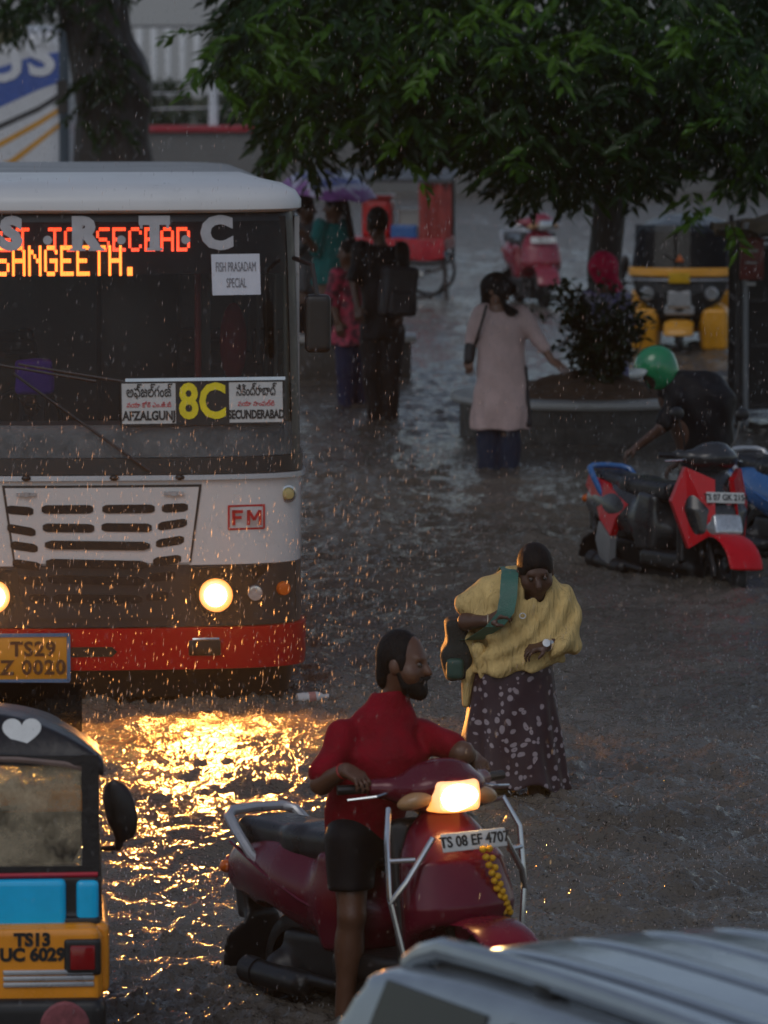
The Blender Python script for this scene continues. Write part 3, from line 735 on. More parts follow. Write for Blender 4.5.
    mf = SDF(); mf.cap((-.045, .6, .225), (.045, .6, .225), .33, k=.01); mf.cap((-.3, .6, .225), (.3, .6, .225), .295, op='s', k=.01); mf.box((0, .5, .2), (.4, .36, .5), .01, op='s'); mf.box((0, .8, .0), (.4, .4, .2), .01, op='s'); mf.box((0, .93, .5), (.05, .02, .08), .02, (R(-8), 0, 0), k=.05); sdf_obj('rear_mudguard', mf, BLKPL, root, .01)
    Sx = SDF(); Sx.box((0, .2, .735), (.1, .26, .02), .045, k=.05); Sx.box((0, .62, .75), (.085, .2, .015), .045, (R(3), 0, 0), k=.06); sdf_obj('seat', Sx, seat, root, .01)
    gr = MB(); pth = [(-.15, .60, .62), (-.168, .68, .68), (-.172, .78, .775), (-.16, .845, .825), (-.12, .88, .84), (0, .895, .845), (.12, .88, .84), (.16, .845, .825), (.172, .78, .775), (.168, .68, .68), (.15, .60, .62)]
    pp = []
    for i in range(len(pth) - 1):
        for t in (0, .5): pp.append(Vector(pth[i]).lerp(Vector(pth[i + 1]), t))
    gr.tube(pp + [Vector(pth[-1])], .021, 10); gr.build('grab_rail', rail, root)
    en = SDF(); en.box((.03, .38, .27), (.08, .2, .08), .04); en.cap((-.1, .6, .23), (.12, .6, .23), .07, k=.05); en.box((.14, .45, .24), (.02, .24, .06), .04, k=.03); sdf_obj('engine', en, DKMET, root, .012)
    ex = SDF(); ex.cap((-.15, .15, .2), (-.16, .45, .22), .022, .03, k=.03); ex.cap((-.17, .36, .19), (-.18, .68, .22), .05, .052, k=.02); sdf_obj('exhaust', ex, BLKPL, root, .01)
    cp = MB(); cp.lathe([(.0, 0), (.056, 0), (.056, .08), (.045, .09), (0, .09)], 18, align((-.02, 1, .12), (-.18, .64, .217))); cp.build('exhaust_cap', DKMET, root)
    # handlebar assembly turned by the steering angle
    hb = empty('handlebar', (0, -.36, 0), R(steer)); hb.parent = root
    C = SDF(); C.ell((0, -.05, .985), (.18, .13, .085), (R(-14), 0, 0)); C.cap((0, 0, .86), (0, 0, .95), .06, .08, k=.05)
    for e in (-1, 1): C.cap((e * .1, -.02, .99), (e * .24, .05, 1.0), .055, .038, k=.06)
    C.ell((0, -.02, 1.05), (.12, .09, .045), (R(-20), 0, 0), k=.05)
    sdf_obj('cowl', C, paint, hb, vox)
    if style != 'sport':
        Hl = SDF(); Hl.ell((0, -.135, .965), (.105, .062, .062), (R(-12), 0, 0)); Hl.box((0, -.12, .965), (.075, .04, .04), .02, k=.02)
        ho = sdf_obj('headlight', Hl, HALOLENS if lit else CLEAR, hb, .008)
        if lit:
            q = SDF(); q.ell((0, -.168, .965), (.082, .045, .048), (R(-12), 0, 0)); q.ell((-.03, -.18, .955), (.045, .03, .04), k=.03); sdf_obj('bulb_glow', q, LIT, ho, .007)
        for e in (-1, 1):
            g = SDF(); g.ell((e * .15, -.1, .955), (.075, .045, .034), (0, R(e * 14), R(e * 22))); sdf_obj('indicator', g, M('smoked_amber', (.4, .22, .1), .2), hb, .008)
    for e in (-1, 1):
        g = MB(); g.tube([(e * .22, .045, 1.0), (e * .37, .11, 1.0)], .019, 10); g.build('grip', BLKPL, hb)
        l = MB(); l.tube([(e * .21, -.0, .985), (e * .27, -.015, .975), (e * .36, .05, .965)], .008, 6, flat=.7); l.build('lever', CHROME, hb)
        if mirrors:
            q = MB(); q.tube([(e * .2, .03, 1.02), (e * .25, .0, 1.12), (e * .29, .02, 1.24)], .007, 6); q.ell((e * .31, .02, 1.28), (.065, .022, .045)); q.build('mirror', BLKPL, hb)
    if guard:
        for e in (-1, 1):
            g = MB()
            g.tube([(e * .2, -.33, .9), (e * .27, -.43, .93), (e * .31, -.47, .82), (e * .315, -.48, .6), (e * .27, -.5, .36), (e * .2, -.42, .27)], .0115, 8)
            g.tube([(e * .16, -.56, .82), (e * .27, -.53, .66), (e * .315, -.48, .58)], .012, 8); g.tube([(e * .31, -.475, .74), (e * .22, -.52, .74)], .011, 8); g.build('crash_guard', CHROME, root)
    if plate:
        pm = MB(); pm.box((0, 0, 0), (.30, .008, .072), bevel=.015); po = pm.build('number_plate', WHITEP, root); po.location = (0, -.60, .80) if style != 'sport' else (0, -.585, .745); po.rotation_euler = (R(-12), 0, 0)
        text('plate_writing', plate, .058, INK, po, (0, -.005, 0), off=.001, sx=.95)
    return root
MAROON = M('maroon_metallic_paint', (.12, .003, .018), .25, metal=.1, var=.12, coat=.25, dirt=.3, spec=.35)
PINKRED = M('faded_crimson_paint', (.26, .025, .045), .28, var=.15, coat=.4, dirt=.2)
REDP = M('bright_red_paint', (.55, .004, .012), .35, var=.1, coat=.1, spec=.25)
BLUEP = M('blue_paint', (.03, .13, .36), .25, var=.1, coat=.5)
GREYP = M('grey_side_panel', (.24, .25, .26), .35, var=.2, dirt=.3)
GREYBLK = M('dark_grey_paint', (.025, .026, .028), .3, var=.2, coat=.4)

ph = R(35); c0 = G(467, 1034); c0 = c0 - Vector((math.sin(ph), -math.cos(ph), 0)) * .5 * 1.13; c0.z = -.10
SC = scooter('maroon scooter with lit headlamp and silver crash guard under the man in maroon t-shirt', c0, ph, 1.13, MAROON, lit=True, plate='TS 08 EF 4707', guard=True, mirrors=False, steer=-4)
SC.rotation_euler.x = R(-4); bpy.context.view_layer.update()
# yellow garland tied to its front
def local(root, p): return Matrix.Translation(root.location) @ root.rotation_euler.to_matrix().to_4x4() @ Matrix.Diagonal((*root.scale, 1)) @ Vector(p)
gar = empty('garland', local(SC, (0, -.62, .77))); tag(gar, 'yellow marigold garland hanging below the number plate of the maroon scooter', 'garland')
YEL = M('marigold_yellow', (.62, .33, .01), .7, var=.3, scale=40, bump=.6, bscale=80)
for x0, x1, n in ((.02, .13, 9), (.05, .16, 10)):
    mb = MB()
    for i in range(n):
        t = i / (n - 1)
        p = local(SC, (x0 + (x1 - x0) * t, -.628 + .035 * t * t, .765 - .25 * t - (.03 if x0 > .03 else 0) * math.sin(t * 3))) - gar.location
        mb.ell(p, (.017, .017, .015), 8, 6, (random.random() * 3, random.random() * 3, 0))
    mb.build('flower_string', YEL, gar)
# red and black stalled scooter on the right, blue machine behind it, crimson scooter far back
scooter('red and black scooter with red wing panels stalled in the water on the right', G(670, 574) + Vector((0, 0, -.21)), R(30), 1.13, GREYBLK, style='sport', panel2=REDP, plate='TS 07 GK 2154', rail=BLUEP, steer=12, vox=.01, roll=4)
scooter('blue scooter with orange indicators at the right edge behind the red and black one', G(812, 560) + Vector((0, 0, -.12)), R(31), 1.08, BLUEP, style='plain', steer=-6, vox=.012)
scooter('faded crimson scooter parked alone on the far side beyond the woman in pink', G(531, 303) + Vector((0, 0, -.05)), R(12), 1.17, PINKRED, plate='TS 11', mirrors=False, steer=22, vox=.014)
# ------------------------------------------------------------------ figures
class Fig:
    """view-facing local frame of a figure: x right, y away, z up, origin on the ground under it"""
    def __init__(s, px0, py0, scale=None, water=0.0):
        s.px0, s.py0 = px0, py0; s.s = scale or S(py0); s.loc = G(px0, py0); s.tilt = (py0 - YH) / FPX; s.o = {}
    def __call__(s, px, py, dy=0.0):
        return Vector(((px - s.px0) / s.s, dy, (s.py0 - py) / s.s - dy * s.tilt))
def basis(yaw, pitch=0.0, roll=0.0):
    """columns right, forward, up; yaw 0 looks at the camera (-y), positive turns to image right"""
    f = Vector((math.sin(yaw) * math.cos(pitch), -math.cos(yaw) * math.cos(pitch), math.sin(pitch)))
    r = f.cross(Vector((0, 0, 1))).normalized(); u = r.cross(f)
    if roll:
        q = Quaternion(f, roll); r = q @ r; u = q @ u
    m = Matrix((r, f, u)).transposed()
    return r, f, u, m
def head_sdf(B, c, bs, hs=1.0, fine=True):
    r, f, u, m = bs; V = lambda a, b, d: c + (r * a + f * b + u * d) * hs
    B.ell(V(0, -.012, .022), Vector((.075, .094, .1)) * hs, m, k=.02)
    B.ell(V(0, .03, -.045), Vector((.057, .058, .072)) * hs, m, k=.04 * hs)
    B.ell(V(0, .066, -.098), Vector((.022, .02, .018)) * hs, m, k=.03 * hs)
    B.cap(V(-.032, .074, .03), V(.032, .074, .03), .011 * hs, k=.02 * hs)
    B.cap(V(0, .084, .018), V(0, .106, -.024), .008 * hs, .015 * hs, k=.014 * hs)
    B.ell(V(0, .08, -.06), Vector((.024, .014, .011)) * hs, m, k=.012 * hs)
    for e in (-1, 1):
        B.ell(V(.031 * e, .094, .008), Vector((.017, .014, .011)) * hs, m, k=.012 * hs, op='s')
        B.ell(V(.045 * e, .05, -.03), Vector((.024, .028, .026)) * hs, m, k=.03 * hs)
        B.ell(V(.078 * e, -.006, -.006), Vector((.011, .02, .031)) * hs, m, k=.012 * hs)
    return V
def hand_sdf(B, w, d, n, thumb=1, curl=.5, sc=1.0, spread=.12):
    d = Vector(d).normalized(); n = Vector(n); n = (n - d * n.dot(d)).normalized(); s = d.cross(n) * thumb
    m = Matrix((s, n, d)).transposed()
    B.box(w + d * .05 * sc, Vector((.03, .007, .036)) * sc, .008 * sc, m, k=.02)
    for i, ln in enumerate((.068, .078, .073, .056)):
        o = (.031 - i * .0205)
        p = w + d * (.088 - abs(i - 1.2) * .004) * sc + s * o * sc
        dd = (d + s * spread * (1.3 - i)).normalized(); a = 0.0
        rr = .0088 * sc
        for seg, fr in enumerate((.44, .32, .24)):
            a += curl * (.9 if seg == 0 else 1.0)
            q = p + (dd * math.cos(a) + n * math.sin(a)) * ln * fr * sc
            B.cap(p, q, rr, rr * .92, k=.006); p = q; rr *= .92
    p = w + d * .022 * sc + s * .03 * sc
    q = p + (d * .6 + s * .7 + n * .35).normalized() * .042 * sc
    t = q + (d * .85 + s * .1 + n * (.3 + curl * .5)).normalized() * .032 * sc
    B.cap(p, q, .0125 * sc, .0105 * sc, k=.015); B.cap(q, t, .0105 * sc, .008 * sc, k=.008)
def limb(B, a, b, c, r0, r1, r2, r3, k=.025, bulge=0.0, bdir=(0, 1, 0)):
    B.cap(a, b, r0, r1, k=k); B.cap(b, c, r2, r3, k=k)
    if bulge:
        p = b.lerp(c, .3) + Vector(bdir) * r2 * .35
        B.ell(p, (r2 * bulge, r2 * bulge, (b - c).length * .25), k=.04)
def folds(amp, fx=16, fz=7, seed=0, sl=.6):
    def f(X, Y, Z):
        return amp * (np.sin(X * fx + Z * fz * sl + seed + 1.3 * np.sin(Z * 5 + seed)) * np.sin(Z * fz * 1.7 + X * 6 + Y * 9 + seed * 2.1)
                      + .6 * np.sin(Y * fx * 1.3 + Z * fz * 1.9 - X * 8 + seed * 3.3))
    return f
def skirt_folds(amp, n, cx, cy, z0, z1, seed=0):
    def f(X, Y, Z):
        an = np.arctan2(Y - cy, X - cx); w = np.clip((z1 - Z) / (z1 - z0), 0, 1)
        return amp * w * (np.sin(n * an + seed + 1.6 * np.sin(Z * 4 + seed)) + .5 * np.sin(1.9 * n * an + Z * 7 + seed * 2))
    return f
SKIN = M('skin_brown', (.115, .052, .03), .42, var=.15, scale=14, bump=.15, bscale=90)
SKIN_D = M('skin_dark_brown', (.085, .042, .028), .42, var=.15, scale=14)
SKIN_L = M('skin_light_brown', (.2, .105, .068), .45, var=.12, scale=14)
HAIR = M('wet_black_hair', (.006, .005, .005), .6, var=.4, scale=60, bump=.8, bscale=110, aniso=(1, 1, .2), spec=.2)
EYEW = M('eye_white', (.07, .05, .04), .35, var=.1)
EYED = M('eye_dark', (.01, .008, .007), .1, var=.1)
def cloth(name, c, rough=.6, var=.22, scale=11, bump=.35, bscale=220): return M(name, c, rough, var=var, scale=scale, bump=bump, bscale=bscale, spec=.15)
def eyes(V, hs, parent):
    for e in (-1, 1):
        mb = MB(); mb.ell(V(.031 * e, .0765, .006), (.0115 * hs,) * 3, 12, 8); o = mb.build('eye', EYEW, parent)
        m2 = MB(); m2.ell(V(.031 * e, .084, .005), (.0075 * hs, .0075 * hs, .0075 * hs), 10, 6); m2.build('iris', EYED, o)
# ------------------------------------------------------------------ the scooter rider (standing astride, looking to the right)
def rider():
    F = Fig(365, 1016)
    bs = basis(R(64), R(-3)); hs = 1.14
    hc = F(404, 661, -.02); nk = F(393, 690, .02)
    shR, shL = F(340, 729, -.10), F(423, 728, .06)
    elR, elL = F(322, 783, -.16), F(462, 752, -.14)
    gR, gL = local(SC, (-.29, -.30, 1.035)) - F.loc, local(SC, (.29, -.28, 1.035)) - F.loc
    wrR, wrL = gR + Vector((-.075, .045, .04)), gL + Vector((-.06, .07, .045))
    hpR, hpL = F(351, 838, -.03), F(386, 836, .12)
    knR, knL = F(352, 915, -.10), F(420, 900, .36)
    anR, anL = F(343, 1024, -.07), F(428, 985, .42)
    B = SDF()
    V = head_sdf(B, hc, bs, hs)
    B.cap(nk + Vector((0, 0, -.03)), hc + Vector((-.01, .01, -.06)), .06, .056, k=.04)
    ch = shR.lerp(shL, .5); pv = hpR.lerp(hpL, .5)
    B.loft([(pv.z - .06, pv.x, pv.y, .15, .12), (pv.z + .1, pv.x, pv.y, .155, .125), (pv.z + .25, pv.x - .0, pv.y - .01, .165, .13),
            (ch.z - .1, ch.x, ch.y, .155, .11), (ch.z, ch.x, ch.y, .1, .08), (ch.z + .09, ch.x + .02, ch.y, .06, .06)], k=.04)
    for a, b, c in ((shR, elR, wrR), (shL, elL, wrL)):
        limb(B, a + Vector((.012 if a is shR else -.012, 0, -.02)), b, c, .045, .045, .046, .032)
    hand_sdf(B, wrR, gR + Vector((.01, -.03, 0)) - wrR, (0, .3, -1), 1, .6)
    hand_sdf(B, wrL, gL + Vector((.01, -.03, 0)) - wrL, (-.2, .4, -1), -1, .65)
    limb(B, hpR, knR, anR, .092, .06, .058, .038, bulge=1.05)
    limb(B, hpL, knL, anL, .092, .06, .058, .038, bulge=1.05)
    for an in (anR, anL): B.cap(an + Vector((0, .02, -.04)), an + Vector((.09, -.14, -.07)), .036, .028, k=.03)
    body = sdf_obj('person', B, SKIN, vox=.0075); body.location = F.loc
    tag(body, 'bearded man in maroon t-shirt and black shorts standing astride a lit maroon scooter', 'person', None)
    # hair: receding at the forehead; full beard
    r, f, u, m = bs
    H = SDF(); H.ell(V(0, -.022, .03), Vector((.083, .092, .1)) * hs, m)
    H.ell(V(0, -.075, -.05), Vector((.055, .035, .06)) * hs, m, k=.03)
    for e in (-1, 1): H.cap(V(.07 * e, .018, .02), V(.07 * e, .022, -.04), .014, .01, k=.02)
    H.ell(V(0, .105, .05), Vector((.1, .072, .085)) * hs, m, k=.02, op='s')
    H.box(V(0, .06, -.07), Vector((.1, .06, .05)), .005, m, k=.01, op='s')
    H.ell(V(.085, -.006, -.012), (.022, .026, .034), m, k=.01, op='s'); H.ell(V(-.085, -.006, -.012), (.022, .026, .034), m, k=.01, op='s')
    sdf_obj('hair', H, HAIR, body, .006)
    D = SDF(); D.ell(V(0, .04, -.075), Vector((.063, .062, .062)), m); D.ell(V(0, .075, -.105), Vector((.034, .03, .034)), m, k=.03)
    D.cap(V(-.03, .092, -.046), V(.03, .092, -.046), .011, k=.015)
    D.ell(V(0, .085, -.0), Vector((.05, .06, .045)), m, k=.015, op='s'); D.ell(V(0, .1, -.064), (.018, .016, .007), m, k=.006, op='s')
    for e in (-1, 1): D.cap(V(.066 * e, .012, -.03), V(.06 * e, .03, -.08), .013, k=.02)
    sdf_obj('beard', D, HAIR, body, .006)
    eyes(V, hs, body)
    # t-shirt
    T = SDF()
    T.loft([(pv.z - .0, pv.x - .01, pv.y, .178, .15), (pv.z + .14, pv.x - .005, pv.y - .02, .18, .152),
            (ch.z - .18, ch.x - .005, ch.y + .01, .19, .15), (ch.z - .1, ch.x - .005, ch.y, .19, .14), (ch.z - .03, ch.x, ch.y, .172, .122), (ch.z + .03, ch.x + .005, ch.y, .158, .108), (ch.z + .075, ch.x + .012, ch.y, .128, .094), (ch.z + .115, ch.x + .022, ch.y + .01, .098, .085), (ch.z + .17, ch.x + .03, ch.y + .02, .078, .08)], k=.05)
    sR = shR.lerp(elR, .78); sL = shL.lerp(elL, .72)
    T.cap(shR + Vector((0.012, 0, -.016)), sR, .066, .066, k=.05); T.cap(shL + Vector((-.012, 0, -.016)), sL, .066, .064, k=.05)
    T.fn(lambda X, Y, Z: np.sqrt((X - nk.x) ** 2 + (Y - nk.y) ** 2 + (Z - nk.z - .015) ** 2) - .072, nk - Vector((.1,) * 3), nk + Vector((.1,) * 3), op='s', k=.012)
    sh = sdf_obj('t_shirt', T, M('maroon_wet_cotton', (.22, .002, .013), .7, var=.25, scale=11, bump=.5, bscale=60, spec=.15), body, .0085, lambda X, Y, Z: folds(.007, 19, 11, 1)(X, Y, Z) + .006 * np.sin(28 * (Z * .8 + X * .6) + 5 * np.sin(X * 5 + Z * 3)) * np.clip(1.35 - np.abs(Z - 1.0) * 2.2, 0, 1))
    # shorts
    Q = SDF()
    Q.loft([(pv.z - .07, pv.x, pv.y, .172, .15), (pv.z + .1, pv.x, pv.y, .17, .145)], k=.04)
    Q.cap(hpR, hpR.lerp(knR, .6), .115, .1, k=.05); Q.cap(hpL, hpL.lerp(knL, .75), .115, .1, k=.05)
    cut = hpR.lerp(knR, .66).z
    Q.fn(lambda X, Y, Z: (cut - Z) + 0 * X + 0 * Y, (0, 0, 0), (0, 0, 0), op='i', k=.01)
    sdf_obj('shorts', Q, cloth('black_wet_shorts', (.008, .008, .01), .4), body, .009, folds(.005, 14, 8, 4))
    wb = MB(); d = (wrR - elR).normalized()
    ring = [wrR - d * .02 + Matrix.Rotation(a, 3, d) @ (d.orthogonal().normalized() * .034) for a in np.linspace(0, 2 * math.pi, 18)[:-1]]
    wb.tube(ring, .005, 6, closed=True); wb.build('wristband', M('red_thread', (.35, .01, .01), .6), body)
    return body
rider()

# ------------------------------------------------------------------ the woman in the ochre shawl
def flower_cloth():
    m, N, L, b = new_mat('flowered_maroon_cotton')
    tc = N.new('ShaderNodeTexCoord'); nz = N.new('ShaderNodeTexNoise'); nz.inputs['Scale'].default_value = 7
    L.new(tc.outputs['Object'], nz.inputs['Vector'])
    vm = N.new('ShaderNodeMix'); vm.data_type = 'RGBA'; vm.inputs[0].default_value = .085
    L.new(tc.outputs['Object'], vm.inputs[6]); L.new(nz.outputs['Color'], vm.inputs[7])
    vo = N.new('ShaderNodeTexVoronoi'); vo.inputs['Scale'].default_value = 25; vo.inputs['Randomness'].default_value = .85
    L.new(vm.outputs[2], vo.inputs['Vector'])
    ring = N.new('ShaderNodeValToRGB'); e = ring.color_ramp.elements
    e[0].position = 0; e[0].color = (.05, .02, .03, 1); e[1].position = .12; e[1].color = (.3, .25, .27, 1)
    for p, c in ((.2, (.3, .25, .27, 1)), (.34, (.25, .2, .22, 1)), (.40, (.026, .007, .016, 1))):
        k = e.new(p); k.color = c
    L.new(vo.outputs['Distance'], ring.inputs[0])
    wn = N.new('ShaderNodeSeparateColor'); L.new(vo.outputs['Color'], wn.inputs[0])
    gt = N.new('ShaderNodeMath'); gt.operation = 'GREATER_THAN'; gt.inputs[1].default_value = .3; L.new(wn.outputs[0], gt.inputs[0])
    mx = N.new('ShaderNodeMix'); mx.data_type = 'RGBA'; mx.inputs[6].default_value = (.026, .007, .016, 1)
    L.new(gt.outputs[0], mx.inputs[0]); L.new(ring.outputs[0], mx.inputs[7])
    L.new(mx.outputs[2], b.inputs['Base Color']); b.inputs['Roughness'].default_value = .5
    return m
def shawl_cloth():
    m = M('ochre_thin_shawl', (.62, .44, .18), .8, var=.3, scale=8, bump=.9, bscale=40, aniso=(1.3, 1, .4), spec=.2)
    N, L = m.node_tree.nodes, m.node_tree.links; b = N['Principled BSDF']; tc = N['Texture Coordinate']
    mp = N.new('ShaderNodeMapping'); mp.inputs['Scale'].default_value = (1, 1, .16); mp.inputs['Rotation'].default_value = (0, .5, 0); L.new(tc.outputs['Object'], mp.inputs['Vector'])
    nz = N.new('ShaderNodeTexNoise'); nz.inputs['Scale'].default_value = 26; nz.inputs['Detail'].default_value = 3; nz.inputs['Distortion'].default_value = .8; L.new(mp.outputs[0], nz.inputs['Vector'])
    bp = N.new('ShaderNodeBump'); bp.inputs['Strength'].default_value = .9; bp.inputs['Distance'].default_value = .03; L.new(nz.outputs['Fac'], bp.inputs['Height']); L.new(b.inputs['Normal'].links[0].from_socket, bp.inputs['Normal']); L.new(bp.outputs[0], b.inputs['Normal'])
    return m
def woman_shawl():
    F = Fig(512, 792, 179)
    bs = basis(R(8), R(-24), R(4)); hs = 1.2
    hc = F(534, 572, -.12)
    nk = F(528, 602, -.04)
    shR, shL = F(486, 596, .0), F(563, 600, .0)
    elR, elL = F(466, 622, -.1), F(568, 640, -.06)
    wrR, wrL = F(487, 622, -.22), F(545, 646, -.22)
    pv = F(513, 690, 0)
    B = SDF(); V = head_sdf(B, hc, bs, hs)
    B.cap(nk + Vector((0, .03, -.03)), hc + Vector((0, .03, -.05)), .062, .06, k=.03)
    B.loft([(pv.z - .1, pv.x, 0, .2, .15), (pv.z + .15, pv.x + .03, 0, .19, .15), (pv.z + .35, pv.x + .05, 0, .2, .14), (shR.z, .07, 0, .16, .1), (nk.z - .02, .085, 0, .07, .07)], k=.04)
    for a, b, c in ((shR, elR, wrR), (shL, elL, wrL)): limb(B, a, b, c, .06, .045, .045, .03)
    hand_sdf(B, wrR, F(505, 612, -.25) - wrR, (.4, .3, -.6), -1, .75, 1.05)
    hand_sdf(B, wrL, F(520, 652, -.26) - wrL, (.0, .3, -1), 1, .6, 1.05)
    limb(B, F(492, 690), F(488, 745, -.05), F(486, 800, -.02), .1, .065, .06, .045)
    limb(B, F(533, 690), F(535, 745, -.08), F(536, 800, -.02), .1, .065, .06, .045)
    for a in (F(486, 800, -.02), F(536, 800, -.02)): B.cap(a, a + Vector((0, -.16, -.03)), .04, .03)
    body = sdf_obj('person', B, SKIN_D, vox=.0085); body.location = F.loc
    tag(body, 'woman in ochre shawl and flowered maroon skirt wading with a green strapped bag', 'person')
    r, f, u, m = bs
    H = SDF(); H.ell(V(0, -.014, .032), Vector((.083, .1, .1)) * hs, m); H.ell(V(0, -.105, .0), Vector((.055, .05, .055)) * hs, m, k=.03)
    H.ell(V(0, .135, -.02), Vector((.085, .1, .095)) * hs, m, k=.02, op='s')
    H.box(V(0, .02, -.1), (.12, .12, .06), .01, m, k=.01, op='s')
    sdf_obj('hair', H, HAIR, body, .0075); eyes(V, hs, body)
    K = SDF()
    lv = [(796, 510, .325, .25), (770, 510, .30, .225), (730, 511, .27, .205), (700, 512, .245, .19), (672, 513, .225, .18), (650, 514, .2, .16)]
    K.loft([(F(0, y).z, (x - 512) / 179, 0, a, b) for y, x, a, b in lv], folds=(.10, 7, .5))
    # hem uneven
    zz = F(0, 787).z
    K.fn(lambda X, Y, Z: zz + .035 * np.sin(X * 11 + 1) + .02 * np.sin(X * 23 + Y * 10) - Z, (0, 0, 0), (0, 0, 0), op='i', k=.01)
    sdf_obj('skirt', K, flower_cloth(), body, .0095)
    # shawl
    T = SDF()
    lv = [(674, 513, .215, .2), (660, 517, .27, .21), (640, 520, .285, .21), (620, 519, .30, .2), (602, 518, .295, .19), (588, 519, .26, .165), (577, 520, .19, .135), (566, 523, .085, .09)]
    T.loft([(F(0, y).z, (x - 512) / 179, -.01, a, b) for y, x, a, b in lv], k=.05, folds=(.06, 8, 1.2))
    T.cap(shL + Vector((0, 0, 0)), elL, .075, .06, k=.06); T.cap(elL, F(556, 648, -.2), .062, .05, k=.05)
    T.cap(shR, F(464, 606, -.06), .085, .06, k=.06)
    T.ell(nk + Vector((.01, -.06, .05)), (.07, .085, .085), k=.02, op='s')
    hz = F(0, 668).z
    T.fn(lambda X, Y, Z: hz - Z + .03 * np.sin(X * 9 - .6) + .012 * np.sin(X * 31), (0, 0, 0), (0, 0, 0), op='i', k=.015)
    # the forearm comes out under the edge on her right side
    T.ell(F(470, 640, -.12), (.085, .14, .1), k=.03, op='s')
    def wr(X, Y, Z):
        q = np.sqrt((X + .12) ** 2 + (Z - 1.2) ** 2)
        return .008 * np.sin(q * 62 + 3 * np.sin(X * 5)) * np.clip(q * 3, 0, 1) + .006 * np.sin(X * 34 + Z * 30)
    sh = sdf_obj('shawl', T, shawl_cloth(), body, .0085, wr)
    E = SDF()
    E.cap(F(468, 640, -.05), F(469, 672, -.04), .045, .04, k=.04); E.cap(F(469, 672, -.04), F(466, 703, -.03), .04, .02, k=.03)
    E.cap(F(478, 650, -.12), F(482, 676, -.1), .04, .02, k=.04)
    sdf_obj('shawl_end', E, shawl_cloth(), sh, .009, folds(.007, 50, 3, 2))
    # neckline roll
    nr = MB(); pts = [nk + Vector((.1 * math.cos(a), -.055 + .085 * math.sin(a), .02 + .055 * math.sin(a))) for a in np.linspace(math.pi * .92, math.pi * 2.08, 16)]
    nr.tube(pts, [.012 + .006 * math.sin(i * 1.3) for i in range(16)], 8); nr.build('neck_fold', shawl_cloth(), sh)
    w = MB(); d = (wrL - elL).normalized()
    w.lathe([(.036, -.012), (.036, .012)], 16, align(d, wrL - d * .01)); w.lathe([(.0, .0), (.022, .0), (.022, .01), (.0, .012)], 14, align((.1, -1, .35), wrL + Vector((-.01, -.036, .014)) - d * .01))
    w.build('wristwatch', M('pale_watch_metal', (.75, .72, .66), .15, metal=.8, var=.05), body)
    rg = MB(); rg.tube([F(521 + 3 * math.cos(a), 617 + 2.6 * math.sin(a), -.235) for a in np.linspace(0, 6.28, 13)[:-1]], .004, 6, closed=True)
    rg.build('pendant', M('pale_pendant', (.6, .6, .58), .3), body)
    bg = MB(); bg.tube([wrR + Vector((.008 * 0, .035 * math.cos(a), .035 * math.sin(a))) for a in np.linspace(0, 6.28, 13)[:-1]], .006, 6, closed=True)
    bg.build('bangle', M('pale_bangle', (.65, .5, .35), .25, metal=.6), body)
    # bag: hangs from the shoulder
    root = empty('shoulder_bag', F.loc)
    tag(root, 'black and dark green bag hanging from the ochre shawl woman by a green strap', 'bag')
    Bg = SDF(); Bg.box(F(459, 640, .05), (.03, .10, .10), .03, (0, R(-8), 0), k=.05); Bg.box(F(457, 662, .05), (.042, .11, .06), .03, (0, R(-10), 0), k=.08)
    sdf_obj('bag_body', Bg, M('black_green_fabric', (.012, .016, .014), .75, var=.7, scale=5, bump=.6, bscale=90), root, .01, folds(.006, 20, 8, 3))
    pk = SDF(); pk.box(F(455, 668, -.06), (.025, .04, .035), .025); sdf_obj('front_pocket', pk, M('dark_green_fabric', (.018, .06, .045), .5, var=.3), root, .01)
    tr = MB()
    path = [F(505, 572, -.0), F(505, 566, .05), F(508, 569, -.13), F(508, 580, -.2), F(507, 596, -.235), F(505, 612, -.255)]
    path = [F(498, 600, .2), F(503, 575, .13), F(508, 566.5, .01), F(509, 571, -.12), F(508, 582, -.2), F(507, 598, -.245), F(504, 614, -.27), F(493, 628, -.26), F(474, 640, -.13), F(460, 640, -.02)]
    pts = []
    for i in range(len(path) - 1):
        for t in (0, .34, .67): pts.append(path[i].lerp(path[i + 1], t))
    pts.append(path[-1])
    rg = []
    for p in pts:
        rg.append([p + Vector((x, y, 0)) for x, y in ((-.048, .006), (.048, .006), (.048, -.006), (-.048, -.006))])
    tr.rings(rg); tr.build('strap', M('teal_green_webbing', (.045, .15, .115), .55, var=.2, bump=.4, bscale=120), root)
woman_shawl()

